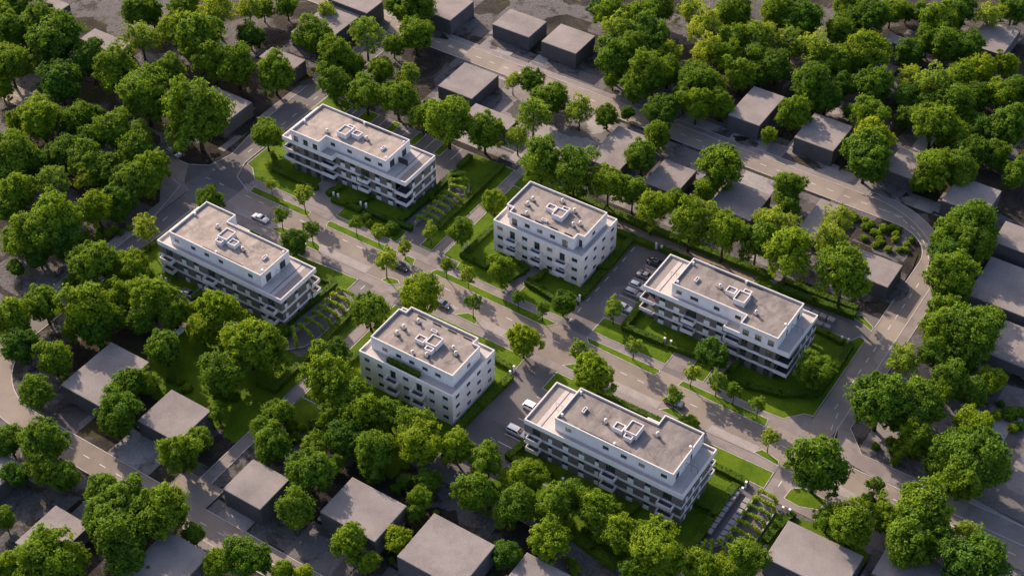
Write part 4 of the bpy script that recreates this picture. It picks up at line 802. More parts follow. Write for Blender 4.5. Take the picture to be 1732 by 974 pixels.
# lawns with a kerb stone edge
def inset(poly,t):
    n=len(poly); a=sum(poly[i][0]*poly[(i+1)%n][1]-poly[(i+1)%n][0]*poly[i][1] for i in range(n))
    if a<0: poly=poly[::-1]
    out=[]
    for i in range(n):
        p0,p1,p2=Vector(poly[i-1]),Vector(poly[i]),Vector(poly[(i+1)%n])
        d1=(p1-p0).normalized(); d2=(p2-p1).normalized(); n1=Vector((-d1.y,d1.x)); n2=Vector((-d2.y,d2.x))
        k=n1+n2; k=k/max(.35,k.length_squared)*2 if k.length>1e-6 else n1
        out.append(tuple(p1+k*t*(1 if k.length<3 else 3/k.length)))
    return poly,out
def lawn(poly,name='lawn',kerb=True,h=.11):
    o,i=inset(poly,.16)
    # ragged turf edge, finely subdivided
    e=[]
    for a,b in zip(i,i[1:]+i[:1]):
        n=max(1,int((Vector(b)-Vector(a)).length/.5))
        for k in range(n):
            t=k/n; q=Vector(a).lerp(Vector(b),t)
            if k: q+=Vector((random.uniform(-.05,.05),random.uniform(-.05,.05)))
            e.append((q.x,q.y))
    mb=MB(); mb.prism(e,.02,h); tag(mb.build(name,GRASS),kind='structure')
    if kerb:
        mb=MB(); n=len(o)
        vs=[(x,y,.0) for x,y in o]+[(x,y,h-.012) for x,y in o]+[(x,y,h-.012) for x,y in i]
        mb.add(vs,[(k,(k+1)%n,n+(k+1)%n,n+k) for k in range(n)]+[(n+k,n+(k+1)%n,2*n+(k+1)%n,2*n+k) for k in range(n)])
        tag(mb.build('lawn_kerb',KERB),kind='structure')
def bev(x0,x1,y0,y1,l=0,r=0):
    return [(x0+l,y0) if l>0 else (x0,y0),(x1-r,y0),(x1,y1) ,(x0,y1)]
V='verge'
lawn([(-75.8,3.2),(-58.3,3.2),(-57.6,4.2),(-58,5.4),(-76.2,5.4)],V); lawn([(-52.2,4.2),(-51.6,3.2),(-30.9,3.2),(-31.5,5.4),(-52.1,5.4)],V)
lawn([(-21,3.5),(11.6,2.9),(13.6,5.3),(-20,5.5)],V); lawn([(22.4,3.7),(39.6,3.1),(40.4,4.6),(39.8,5.3),(21.1,5.3)],V); lawn([(45.4,3.3),(66.8,2.8),(66.4,5.2),(45.7,5.2)],V)
I='traffic_island'
for p in ([(-62.4,-4.8),(-60.6,-2.8),(-58.4,-2.8),(-57.4,-5.1)],[(-52.5,-3.4),(-50.5,-2.6),(-48.4,-3.2),(-47.2,-5.1),(-51.4,-5.2)],[(-29,-4.9),(-28.3,-3.1),(-25.6,-2.7),(-24.4,-3.6),(-26.5,-5.2)],
          [(-29,3.4),(-28.9,5.5),(-26.3,5.4),(-25.4,2.9)],[(-8,-5.1),(-5.6,-2.8),(-3.1,-2.9),(-1.8,-5.2)],[(21,-5.4),(23.6,-2.9),(26.8,-3),(29.5,-5.3)],[(45.2,-5.2),(47.8,-2.8),(50.4,-3.7),(52.5,-5.3)],[(67.8,-4.9),(69,-3.1),(73.4,-4.1),(73.9,-5.5)]): lawn(p,I)
lawn([(-83.6,11.3),(-81.2,10.6),(-78.1,7.7),(-63.1,7.7),(-63.1,19),(-70,19),(-70,30),(-75.7,31),(-75.7,46.4),(-84.3,46.4)])
lawn(rect(-57.6,-37.6,12.4,19)); lawn(rect(-38.4,-36.9,19.05,32.5),kerb=False); lawn([(-52.2,7.7),(-33.8,7.7),(-33.8,12.3),(-52.2,12.3)])
for x0,x1 in ((-71.8,-67.5),(-62.6,-60.2),(-54.4,-52.2),(-46.4,-44.2)): lawn(rect(x0,x1,40.6,46.3))
lawn([(-37.3,33.5),(-28.7,33.5),(-28.7,46.3),(-37.3,46.3)],kerb=False); lawn([(-28.5,9.9),(-24.9,9.9),(-24.8,46.3),(-28.6,46.3)])
lawn(rect(-36.8,-34.2,26,33.4),kerb=False)
lawn([(-21.8,10),(-16.9,10),(-16.5,7.5),(-2.8,7.5),(-2.8,19),(-12,19),(-12,33),(-12,41),(-21.9,41)]); lawn([(.3,7.5),(13.6,7.4),(13.5,40.6),(-11.9,40.6),(-11.9,33),(10,33),(10,19),(.3,19)])
lawn(rect(-21.9,-14.2,41.1,56),kerb=False); lawn(rect(-14,48,44.8,47.3),kerb=False)
lawn([(21.1,7.4),(40.2,7.3),(40.2,12.8),(26.6,12.8),(21.2,12.8)]); lawn(rect(26.7,49.6,12.9,19)); lawn([(45.3,7.1),(49.7,7),(49.7,12.8),(45.3,12.8)])
lawn([(52.7,7.3),(64.4,6.6),(68.9,6.9),(72.1,10.6),(74.1,11),(74.2,38.3),(72.6,38.8),(71.4,36.6),(62,36.6),(62,19),(52.7,19)])
lawn(rect(26.6,62,30,36.8),kerb=False); lawn([(44.2,41.2),(49.8,41.2),(50.2,43.2),(48,44.6),(44.6,44)]); lawn([(68.3,43.6),(72.5,42.4),(74.2,41.5),(74.1,43),(70,45.6)])
lawn(rect(50.3,68.5,43.05,46.9),kerb=False); lawn(rect(21,44,40.05,41.25),kerb=False)
lawn(rect(-83.2,-62.7,-34.4,-7.6)); lawn([(-59.4,-9),(-33.5,-7.6),(-33.5,-12.4),(-38,-12.4),(-38,-34.4),(-59.4,-34.4)]); lawn(rect(-38,-36.7,-34.4,-12.5),kerb=False)
lawn(rect(-56.8,-24.4,-62,-34.5),kerb=False); lawn(rect(-83.2,-72.2,-46,-34.6),kerb=False)
lawn([(-28.5,-12),(-24.3,-9.8),(-24.3,-34.4),(-28.6,-34.4)],kerb=False)
lawn([(-21.3,-9.8),(-19.6,-9.8),(-19,-7.6),(13.2,-7.5),(13.4,-44),(-21.2,-44)]); lawn(rect(-21.2,9,-52,-44.1),kerb=False)
lawn([(21.1,-13.6),(21.2,-7.6),(60.5,-7.6),(73.9,-7.5),(74,-12.5),(69.4,-12.3),(68.9,-13),(68.9,-36),(27,-36),(27,-13.6)]); lawn(rect(26.4,69,-45,-36.1),kerb=False)
lawn(rect(73.6,79.2,-38.5,-33),kerb=False); lawn(rect(78.9,80.4,-33,-16.4),kerb=False); lawn(rect(81,82.8,-30,-16.4),kerb=False)
lawn([(78.4,-12.5),(78.6,-9.5),(80.6,-7.8),(86.3,-8.2),(85.8,-11.4),(82,-12.8)])
lawn([(82.9,-15.5),(91,-13.6),(99,-16),(99,-20.6),(83,-20.6)],kerb=False)
struct('garden_path',PAVE,[rect(80.4,81,-33,-16.4)],.05)
# kerb lines along the roads
def kerbline(pts,wd=.17,h=.1,mat=None,name='road_kerb'):
    P=[Vector(p) for p in pts]; l=[];r=[]
    for i,p in enumerate(P):
        d=(P[min(i+1,len(P)-1)]-P[max(i-1,0)]).normalized(); n=Vector((-d.y,d.x))*wd/2; l.append(tuple(p+n)); r.append(tuple(p-n))
    mb=MB(); mb.prism(l+r[::-1],.0,h); tag(mb.build(name,mat or KERB),kind='structure')
kerbline([(-200,79.3),(64,79.3)]+arc(64.3,69.3,10,88,0)[1:]+[(74.25,43.2)]); kerbline([(-200,85.45),(55,85.45)]+arc(55.3,61,24.55,88,0,14)+[(79.85,10.6),(80.4,7.2),(83.3,3.6),(87,2.4),(240,2.35)])
kerbline([(-200,87.4),(57,87.4)]+arc(57,62.5,25.2,88,0,14)+[(82.2,30),(82.1,12.3),(87,6.9),(240,6.9)],.12,.09)
kerbline([(-91.9,120),(-91.9,27),(-89.5,12),(-91.3,5.7),(-96,3.1),(-200,3.1)]); kerbline([(-200,-3),(-97.8,-2.6),(-92,-4.4),(-89.1,-17.9),(-89.1,-62)]+arc(-67,-62,22.1,180,268)[1:]+[(-66,-84.7),(-12,-84.7),(60,-84.7)])
kerbline([(-83.5,-7.6),(-83.6,-62)]+arc(-67,-62,16.5,180,268)[1:]+[(-66,-78.55),(-28.5,-78.55),(-28.5,-73),(-24.4,-73),(-24.2,-46)]); kerbline([(60,-78.55),(-18.2,-78.55),(-18.2,-72.9),(-21.6,-72.9),(-21.4,-46)])
kerbline([(-84.4,120),(-84.4,11.4),(-82.3,6),(-76.2,3.1)]); kerbline([(-80,-5.25),(-74,-4.95),(-62.6,-4.95)],.13); kerbline([(-47,-5),(-29,-5.1)],.13); kerbline([(-24,-5.1),(-8.2,-5.1)],.13); kerbline([(-1.6,-5.1),(13,-5.1)],.13); kerbline([(29.5,-5.2),(45,-5.2)],.13); kerbline([(52.5,-5.1),(68,-4.95)],.13); kerbline([(74.5,-5.4),(90,-5.4),(240,-3.7)],.13)
# painted dashes
mb=MB()
def dash(x,y,ang,l=1.7,wd=.15):
    c,s=math.cos(ang)*l/2,math.sin(ang)*l/2; n=(-math.sin(ang)*wd/2,math.cos(ang)*wd/2)
    mb.sheet([(x-c-n[0],y-s-n[1]),(x+c-n[0],y+s-n[1]),(x+c+n[0],y+s+n[1]),(x-c+n[0],y-s+n[1])],.058)
for i in range(38):
    x=-88+4.35*i
    if not -81<x<-78: dash(x,1.55-.022*max(0,min(74,x+42)),-.01)
for i in range(12): dash(-100-5*i,.1,0)
for i in range(9): dash(92+6*i,-.6,0)
for i in range(54): dash(-180+4.6*i,82.4,0)
for i in range(10):
    a=R(85-8.6*i); dash(59+18*math.cos(a),65+17.6*math.sin(a),a+math.pi/2)
for i in range(12): dash(77,61.5-4.1*i,R(90))
for i in range(3): dash(78.2+.5*i,14-3.6*i,R(100))
for i in range(8): dash(15.2,7.7+4.1*i,R(90))
for i in range(20): dash(-86.5,-16-4.5*i if i<10 else 16+4.5*(i-10),R(90))
for i in range(30): dash(-62+4.6*i,-81.6,0)
for y in (-9.2,-13.6,9.8): dash(-31 if y!=-13.6 else -31,y,R(90))
dash(76.2,-9.5,R(90)); dash(76,-19,R(90)); dash(76,-24.5,R(90))
for i in range(5): dash(24,-21-2.6*i+(-.0),0,5)
dash(24,-16.2,0,5)
for x in (-74,-65,-57.3,-49.2,-41): dash(x,43.5,R(90),5)
for y in (33.3,28,24.1,21.1,16): dash(22.8,y,0,5,.13)
tag(mb.build('road_markings',PAINT),kind='structure')
# driveways and pale slabs between the box houses
pav=[]
for x0,y0,x1,y1,h,l in HOUSES:
    cxm=(x0+x1)/2
    if y0>85: pav+= [rect(x0-1,x0+(x1-x0)*.75,87.5,y0+.3)]
    elif y0<-85: pav+= [rect(x0+1.5,x1+2,y1-.5,-84.8)]
    elif y0<-50: pav+= [rect(x0-2.5,x1-2,-78.4,y0+.3)] if x0>-66 else []
    pav+= [rect(x0-2.2,x0+.2,y0+1,y1-2)]
struct('house_driveways',YARD,pav[:],.06+.004)
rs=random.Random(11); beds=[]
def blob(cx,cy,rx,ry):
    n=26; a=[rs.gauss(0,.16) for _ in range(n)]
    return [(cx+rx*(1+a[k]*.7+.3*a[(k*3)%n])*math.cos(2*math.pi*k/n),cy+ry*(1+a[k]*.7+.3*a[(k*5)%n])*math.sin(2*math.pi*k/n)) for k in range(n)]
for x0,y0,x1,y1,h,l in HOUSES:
    if y0>40: beds+= [blob(x1+1.6,(y0+y1)/2,2.2,(y1-y0)*.42),blob((x0+x1)/2+rs.uniform(-2,2),y0-1.8,(x1-x0)*.38,1.6)]  # dark soil where each house shades the ground, doubling as that shade
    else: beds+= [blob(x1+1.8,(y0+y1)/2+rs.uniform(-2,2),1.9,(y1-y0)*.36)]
beds.append([(50.5,78.4),(58,78.6),(64,78.3),(69.5,75.8),(73,71.5),(73.9,66),(73.8,58),(72.9,57.5),(72.8,62.3),(64,62.3),(55,63.5),(51.5,68)])
for i,b in enumerate(beds): struct('soil_shade_bed',SOIL,[b],.142+.0012*i)
# ------------------------------------------------------------------ windows
WM={}
def win_mesh(kind,wd,h):
    k=(kind,wd,h)
    if k in WM: return WM[k]
    f=MB(); t=.07; y0,y1=.05,.14
    f.box(-wd/2,y0,0,-wd/2+t,y1,h); f.box(wd/2-t,y0,0,wd/2,y1,h); f.box(-wd/2+t,y0,0,wd/2-t,y1,t); f.box(-wd/2+t,y0,h-t,wd/2-t,y1,h)
    if wd>1.1: f.box(-.035,y0+.01,t,.035,y1-.01,h-t)
    if wd>1.8:
        for x in (-wd/4,wd/4): f.box(x-.03,y0+.01,t,x+.03,y1-.01,h-t)
    if kind=='small': f.cur=1; f.box(-wd/2-.05,-.06,-.06,wd/2+.05,.05,-.005); f.cur=0
    g_=MB(); g_.add([(-wd/2+t,.12,t),(wd/2-t,.12,t),(wd/2-t,.12,h-t),(-wd/2+t,.12,h-t)],[(0,1,2,3)])
    r=None
    if kind=='french':
        r=MB()
        for z in (.12,.3,.48,.66,.84): r.box(-wd/2+.03,-.02,z,wd/2-.03,.02,z+.045)
        r.box(-wd/2+.03,-.025,.95,wd/2-.03,.03,1.0)
        for x in (-wd/2+.03,wd/2-.06): r.box(x,-.015,.05,x+.03,.015,.95)
    if kind=='panel':
        r=MB(); r.box(-wd/2,-.06,-1.08,wd/2,.1,-.02)
    WM[k]=(f.mesh('window',[FRAME,LFRAME]),g_.mesh('pane',[GLASS]),g_.mesh('pane',[CURT]),r and r.mesh('window_rail' if kind=='french' else 'window_panel',[STEEL if kind=='french' else PANEL]))
    return WM[k]
ROT={'f':0,'r':R(90),'b':R(180),'l':R(-90)}
class Bld:
    """a building in its own local plan; sx, sy mirror it"""
    def __init__(s,name,label,ox,oy,sx,sy,LX,LY):
        s.root=empty(name,(ox,oy,0)); tag(s.root,label,'apartment block','apartment blocks of the estate')
        s.sx,s.sy,s.LX,s.LY=sx,sy,LX,LY
        s.T=lambda p:(p[0] if sx>0 else LX-p[0], p[1] if sy>0 else LY-p[1], p[2])
    def mb(s): return MB(s.T)
    def face(s,f):
        if s.sx<0 and f in 'lr': return 'r' if f=='l' else 'l'
        if s.sy<0 and f in 'fb': return 'b' if f=='f' else 'f'
        return f
    def put(s,mesh,name,f,x,y,z,parent):
        o=bpy.data.objects.new(name,mesh); p=s.T((x,y,z)); o.location=p; o.rotation_euler=(0,0,ROT[s.face(f)]); return link(o,parent)
    def window(s,f,u,d,z,wd,h,kind='small',inset=.06,curt=None):
        x,y={'f':(u,d+inset),'b':(u,d-inset),'l':(d+inset,u),'r':(d-inset,u)}[f]
        fm,gm,cm,rm=win_mesh(kind,wd,h)
        o=s.put(fm,'window',f,x,y,z,s.root)
        c=random.random()<.16 if curt is None else curt
        q=bpy.data.objects.new('pane',cm if c else gm); link(q,o)
        if rm: link(bpy.data.objects.new(rm.name.split('.')[0],rm),o)
def facade(mb,f,d,a,b,t,rows,out=0):
    """wall layer of thickness t on face f (outer plane at d) from a to b; rows: (z0,z1,material,[(u0,u1),...] openings)"""
    for z0,z1,mi,ops in rows:
        mb.cur=mi; u=a
        for o0,o1 in sorted(ops)+[(b,b)]:
            if o0-u>.02:
                if f=='f': mb.box(u,d-out,z0,o0,d+t,z1)
                if f=='b': mb.box(u,d-t,z0,o0,d+out,z1)
                if f=='l': mb.box(d-out,u,z0,d+t,o0,z1)
                if f=='r': mb.box(d-t,u,z0,d+out,o0,z1)
            u=o1
    mb.cur=0
Z3=(0.,2.87,5.75)      # storey floors
def lift_house(B,x,y,sx,sy,h,z=11.97):
    m=B.mb(); t=.17
    m.box(x-sx/2,y-sy/2,z,x+sx/2,y-sy/2+t,z+h); m.box(x-sx/2,y+sy/2-t,z,x+sx/2,y+sy/2,z+h)
    m.box(x-sx/2,y-sy/2+t,z,x-sx/2+t,y+sy/2-t,z+h); m.box(x+sx/2-t,y-sy/2+t,z,x+sx/2,y+sy/2-t,z+h)
    m.cur=1; m.box(x-sx/2+t,y-sy/2+t,z,x+sx/2-t,y+sy/2-t,z+h-.32)
    return m.build('lift_housing',[OFFW,B.roofm],B.root)
def vent(B,x,y,z=11.97):
    m=B.mb(); m.cyl(x,y,z,z+.95,.3,.3,14); m.cyl(x,y,z+.95,z+1.2,.36,.36,14); o=m.build('roof_vent',[SUNDIM],B.root)
    m=B.mb(); m.cyl(x,y,z+1.2,z+1.215,.17,.17,10); m.build('vent_opening',[DARKMET],o)
    m=B.mb(); m.box(x-.55,y-.55,z,x+.55,y+.55,z+.05); m.box(x-1.1,y-.06,z+.05,x+.9,y+.06,z+.1); m.build('vent_base',[DARKF],o)
def skylight(B,x,y,z=11.97,ang=False):
    m=B.mb(); a,b=(1.5,.62)
    if ang: a,b=b,a
    t=.12
    m.box(x-a/2,y-b/2,z,x+a/2,y-b/2+t,z+.55); m.box(x-a/2,y+b/2-t,z,x+a/2,y+b/2,z+.55); m.box(x-a/2,y-b/2+t,z,x-a/2+t,y+b/2-t,z+.55); m.box(x+a/2-t,y-b/2+t,z,x+a/2,y+b/2-t,z+.55)
    o=m.build('skylight',[OFFW],B.root); m=B.mb(); m.box(x-a/2+t,y-b/2+t,z,x+a/2-t,y+b/2-t,z+.3); m.build('pane',[GLASS],o)
def rim(m,poly,t,z0,z1):
    """parapet ring following an outline (counterclockwise), mirrored with the building"""
    o,i=inset(poly,t)
    n=len(o)
    o=[m.T((x,y,0))[:2] for x,y in o]; i=[m.T((x,y,0))[:2] for x,y in i]
    T=m.T; m.T=None
    a=sum(o[k][0]*o[(k+1)%n][1]-o[(k+1)%n][0]*o[k][1] for k in range(n))
    if a<0: o=o[::-1]; i=i[::-1]
    vs=[(x,y,z0) for x,y in o]+[(x,y,z1) for x,y in o]+[(x,y,z1) for x,y in i]+[(x,y,z0) for x,y in i]
    fs=[]
    for k in range(n):
        j=(k+1)%n; fs+=[(k,j,n+j,n+k),(3*n+k,3*n+j,j,k)]
    m.add(vs,fs); m.cur=1; m.add(vs[n:],[(k,(k+1)%n,n+(k+1)%n,n+k) for k in range(n)]+[(n+k,n+(k+1)%n,2*n+(k+1)%n,2*n+k) for k in range(n)]); m.cur=0; m.T=T  # tops and inner faces painted darker against their strong sunlight
def prismT(m,poly,z0,z1):
    p=[m.T((x,y,0))[:2] for x,y in poly]; T=m.T; m.T=None; m.prism(p,z0,z1,True); m.T=T
def balcony(B,f,u0,u1,d,z,dep=1.55,plants=False):
    """white balcony tray on face f; z is the underside"""
    m=B.mb(); t=.13; H=1.02
    def bx(a0,a1,o0,o1,z0,z1):   # a along, o outward distance
        if f=='f': m.box(a0,d-o1,z0,a1,d-o0,z1)
        if f=='b': m.box(a0,d+o0,z0,a1,d+o1,z1)
    bx(u0,u1,0,dep,z,z+.2); bx(u0,u1,dep-t,dep,z+.2,z+H); bx(u0,u0+t,0,dep-t,z+.2,z+H); bx(u1-t,u1,0,dep-t,z+.2,z+H)
    o=m.build('balcony',[WHITE],B.root)
    m=B.mb(); bx(u0+t,u1-t,0.01,dep-t,z+.2,z+.23); m.build('balcony_floor',[DARKF],o)
    m=B.mb(); bx(u0+.02,u1-.02,dep-.1,dep-.04,z+H+.1,z+H+.15)
    for a in (u0+.05,(u0+u1)/2,u1-.1): bx(a,a+.05,dep-.09,dep-.05,z+H,z+H+.1)
    m.build('handrail',[STEEL],o)
    return o
def screen(B,x0,x1,y,solid):
    m=B.mb(); z=8.92
    if solid: m.box(x0,y-.05,z,x1-.5,y+.05,z+1.75); m.box(x1-.5,y-.05,z,x1-.2,y+.05,z+1.6); m.box(x1-.2,y-.05,z,x1,y+.05,z+1.35)
    else:
        T=m.T; m.T=None
        P=[(x0,y,z+1.75),(x1-.7,y,z+1.75),(x1-.25,y,z+1.6),(x1,y,z+1.2),(x1,y,z)]
        m.tube([T(p) for p in P],.045,6)
        for x in (x0+.05,x0+(x1-x0)*.5): m.tube([T((x,y,z)),T((x,y,z+1.75))],.035,6)
        m.T=T
    m.build('terrace_screen',[DARKMET if solid else FRAME],B.root)
# ------------------------------------------------------------------ long dark-clad block
def block_long(name,label,ox,oy,sx,sy,items,solid=False):
    B=Bld(name,label,ox,oy,sx,sy,36.8,12.5); t=.2; B.roofm=ROOF if sx<0 else ROOF2
    # openings
    Wn=[(4.25,5.7),(7.85,9.3),(15.45,16.9),(18.6,20.0)]; Ww=[(25.5,26.98),(28.5,29.98),(31.55,33.0)]
    Wb=[(5.8,6.7),(9.3,10.6),(13.1,14.4),(16.9,17.8),(24.5,25.9),(28.4,29.7)]; balb=[(2.0,3.9),(19.5,21.6),(32.5,34.5)]
    Wl=[(2.75,3.75),(6.7,7.65),(10.55,11.45)]; Wr=[(4.1,5.0),(7.2,8.1),(10.0,10.9)]
    core=B.mb()
    core.box(3.1,t,0,33.7,12.5-t,8.6); core.box(t,2.4,0,3.1,12.5-t,8.6); core.box(33.7,1.0,0,36.8-t,12.5-t,8.6); core.box(24.8+t,-1.75+t,0,33.7-.01,t,8.6)
    core.build('wall',[RECESS],B.root)
    wl=B.mb(); rowsF=[]; 
    for k,z in enumerate(Z3):
        top=z+2.42; lo=z+.05 if k==0 else z+.08
        ops=list(Wn)+[(11.0,13.5),(21.5,24.4)]
        facade(wl,'f',0,3.1,24.8,t,[(lo,top,0,ops)]); facade(wl,'f',-1.75,24.8,33.7,t,[(lo,top,0,Ww)])
        facade(wl,'b',12.5,0,36.8,t,[(lo,top,0,Wb+balb)]); facade(wl,'l',0,2.4,12.5-t,t,[(lo,top,0,Wl)]); facade(wl,'r',36.8,1.0,12.5-t,t,[(lo,top,0,Wr)])
        wl.box(24.8,-1.75+t,lo,24.8+t,0,top); wl.box(33.7-t,-1.75+t,lo,33.7,1.0,top) 
        wl.box(3.1-t+.2,t,lo,3.1+.18,2.4,top); wl.box(0+t,2.4-.12,lo,3.1,2.4,top); wl.box(33.7,.88,lo,36.8-t,1.0,top)
        z_=z
        for u0,u1 in Wn: B.window('f',(u0+u1)/2,0,z_+1.2,u1-u0,1.17,'panel')
        for u0,u1 in Wb: B.window('b',(u0+u1)/2,12.5,z_+1.2,u1-u0,1.17,'panel')
        for u0,u1 in Wl: B.window('l',(u0+u1)/2,0,z_+1.2,u1-u0,1.17,'panel')
        for u0,u1 in Wr: B.window('r',(u0+u1)/2,36.8,z_+1.2,u1-u0,1.17,'panel')
        for u0,u1 in Ww: B.window('f',(u0+u1)/2,-1.75,z_+.25,u1-u0,2.12,'french',curt=(k==2 and random.random()<.4))
        for u0,u1 in balb: B.window('b',(u0+u1)/2,12.5,z_+.1,u1-u0,2.3,'door',curt=False)
        B.window('f',12.25,0,z_+.1,2.5,2.3,'door',curt=False); B.window('f',22.95,0,z_+.1,2.9,2.3,'door',curt=False)
        # loggia doors
        B.window('f',1.7,2.28-.07,z_+.1,1.9,2.2,'door',inset=-.05,curt=False); B.window('f',35.2,.88-.07,z_+.1,1.9,2.2,'door',inset=-.05,curt=False)
    wl.build_boxes('wall_panel',[BROWN],B.root)
    # white bands at the floors, slabs of the loggias
    for z in (2.29+.0,5.17):
        m=B.mb(); o=.05
        facade(m,'f',0,3.1,24.8,t,[(z,z+.6,0,[])],o); facade(m,'f',-1.75,24.8-o,33.7,t,[(z,z+.6,0,[])],o); facade(m,'b',12.5,-o,36.8+o,t,[(z,z+.6,0,[])],o)
        facade(m,'l',0,2.4,12.5-t,t,[(z,z+.6,0,[])],o); facade(m,'r',36.8,1.0,12.5-t,t,[(z,z+.6,0,[])],o)
        m.build('floor_band',[WHITE],B.root)
        # corner loggias
        for (x0,x1,y0,y1,inn) in ((-.45,3.1,-.55,2.4,'l'),(33.7,36.95,-1.85,1.0,'r')):
            m=B.mb(); q=.14; zb=z-.12; zt=z+.85
            m.box(x0+q,y0+q,zb,x1,y1,zb+.25) if inn=='l' else m.box(x0,y0+q,zb,x1-q,y1,zb+.25)
            m.box(x0,y0,zb,x1,y0+q,zt)
            if inn=='l': m.box(x0,y0+q,zb,x0+q,y1,zt)
            else: m.box(x1-q,y0+q,zb,x1,y1,zt)
            b=m.build('balcony',[WHITE],B.root)
            m=B.mb(); m.box(x0+q+.02,y0+q+.02,zb+.25,x1-q-.02,y1-.02,zb+.28); m.build('balcony_floor',[DARKF],b)
            m=B.mb(); m.box(x0+.3,y0+.03,zt+.12,x1-.1,y0+.08,zt+.17)
            for xx in (x0+.35,(x0+x1)/2,x1-.2): m.box(xx,y0+.035,zt,xx+.04,y0+.075,zt+.12)
            m.build('handrail',[STEEL],b)
        # box loggia in the inner corner
        m=B.mb(); q=.14; zb=z-.12; zt=z+.9
        m.box(21.1,-1.75+q,zb,24.8,0,zb+.25); m.box(21.1,-1.8,zb,24.8,-1.75+q,zt); m.box(21.1-.05,-1.75+q,zb,21.1+q,-.01,zt)
        b=m.build('balcony',[WHITE],B.root); m=B.mb(); m.box(21.1+q,-1.75+q,zb+.25,24.8,-.05,zb+.28); m.build('balcony_floor',[DARKF],b)
        balcony(B,'f',10.6,13.75,0,z-.15)
        for u0,u1 in ((1.2,4.25),(18.9,22.2),(31.9,35.3)): balcony(B,'b',u0,u1,12.5,z-.15,1.65)
    # terrace level: slab, parapet, floor
    out=[(0,0),(21,0),(21,-1.78),(24.8,-1.78),(36.8,-1.78),(36.8,12.5),(0,12.5)]
    m=B.mb(); prismT(m,[(.02,.02),(21.02,.02),(21.02,-1.75),(36.78,-1.75),(36.78,12.48),(.02,12.48)],8.17,8.6); m.build('terrace_slab',[WHITE],B.root)
    m=B.mb(); rim(m,[(-.06,-.06),(20.95,-.06),(20.95,-1.84),(36.86,-1.84),(36.86,12.56),(-.06,12.56)],.27,8.2,9.43); m.build('parapet',[WHITE,SUNDIM],B.root)
    m=B.mb(); prismT(m,[(.3,.3),(21.3,.3),(21.3,-1.48),(36.5,-1.48),(36.5,12.2),(.3,12.2)],8.6,8.9); m.build('terrace_floor',[TERR],B.root)
    m=B.mb(); m.box(3.6,.32,8.9,3.75,12.18,8.94); m.build('terrace_drain',[DARKF],B.root)
    m=B.mb(); m.box(.34,.32,8.9,2.5,12.18,8.915); m.build('terrace_shadow_planks',[SHADEPLANK],B.root)  # dark strip paints a wide parapet shadow together with the darker planks
    # penthouse
    pt=.16; px0,px1,py0,py1=6.5,33.7,1.15,11.1
    core=B.mb(); core.box(px0+pt,py0+pt,8.9,px1-pt,py1-pt,11.65); core.box(24.8+pt,-1.75+pt,8.9,px1-pt,py0+pt,11.65); core.build('core_wall',[RECESS],B.root)
    pw=B.mb()
    pf=[(7.6,9.0),(11.1,13.1),(16.95,18.4),(22.15,23.6)]; pbk=[(9.0,10.4),(17.7,19.1),(21.9,23.3),(26.0,27.4),(31.0,32.4)]
    pl=[(2.75,4.65),(7.75,9.5)]; pr=[(2.9,3.7),(8.3,9.7)]
    def prow(lo,hi,ops): return [(8.9,lo,0,[]),(lo,hi,0,ops),(hi,12.05,0,[])]
    facade(pw,'f',py0,px0,24.8,pt,prow(10.05,11.1,pf)); facade(pw,'f',-1.75,24.8,px1,pt,prow(8.95,11.1,Ww)); facade(pw,'b',py1,px0,px1,pt,prow(10.2,11.25,pbk))
    facade(pw,'l',px0,py0+pt,py1-pt,pt,prow(8.95,11.15,pl)); facade(pw,'r',px1,-1.75+pt,py1-pt,pt,prow(8.95,11.0,pr)); pw.box(24.8,-1.75+pt,8.9,24.8+pt,py0+.02,12.05)
    facade(pw,'f',-1.75,24.8,px1,pt,[(8.2,8.9,0,[])],.012)
    pw.build('penthouse_wall',[WHITE],B.root)
    for u0,u1 in pf: B.window('f',(u0+u1)/2,py0,10.05,u1-u0,1.05,'small',inset=.03)
    for u0,u1 in Ww: B.window('f',(u0+u1)/2,-1.75,8.95,u1-u0,2.15,'french',inset=.03,curt=(sx>0 and sy>0) or random.random()<.3)
    for u0,u1 in pbk: B.window('b',(u0+u1)/2,py1,10.2,u1-u0,1.05,'small',inset=.03)
    for u0,u1 in pl: B.window('l',(u0+u1)/2,px0,8.95,u1-u0,2.2,'door',inset=.03,curt=False)
    for u0,u1 in pr: B.window('r',(u0+u1)/2,px1,8.95,u1-u0,2.05,'door',inset=.03,curt=False)
    ol=[(px0-.05,py0-.05),(24.75,py0-.05),(24.75,-1.8),(px1+.05,-1.8),(px1+.05,py1+.05),(px0-.05,py1+.05)]
    m=B.mb(); rim(m,ol,.25,12.0,12.5); m.build('roof_parapet',[WHITE,SUNDIM],B.root)
    m=B.mb(); prismT(m,[(px0+.2,py0+.2),(25,py0+.2),(25,-1.5),(px1-.2,-1.5),(px1-.2,py1-.2),(px0+.2,py1-.2)],11.7,11.97); rf=m.build('roof',[B.roofm],B.root)
    for x,y in ((7.2,2.2),(7.2,9.6),(33.1,3.),(20.,10.5)):
        m=B.mb(); m.box(x-.22,y-.22,11.97,x+.22,y+.22,12.75); m.build('rain_outlet',[WHITE],rf)
    m=B.mb(); m.box(12,py1-.62,11.97,24,py1-.55,12.3); m.build('cable_tray',[DARKF],rf)
    for it in items:
        k,x,y=it
        if sx<0: x=36.8-x
        if sy<0: y=12.5-y
        if k=='B': lift_house(B,x,y,2.75,3.3,1.45)
        if k=='M': lift_house(B,x,y,2.15,1.85,1.15)
        if k=='S': lift_house(B,x,y,1.8,1.2,1.15)
        if k=='V': vent(B,x,y)
        if k=='K': skylight(B,x,y,ang=True)
    screen(B,px0-2.9,px0,6.1,solid); screen(B,px1,36.4,5.6,False)
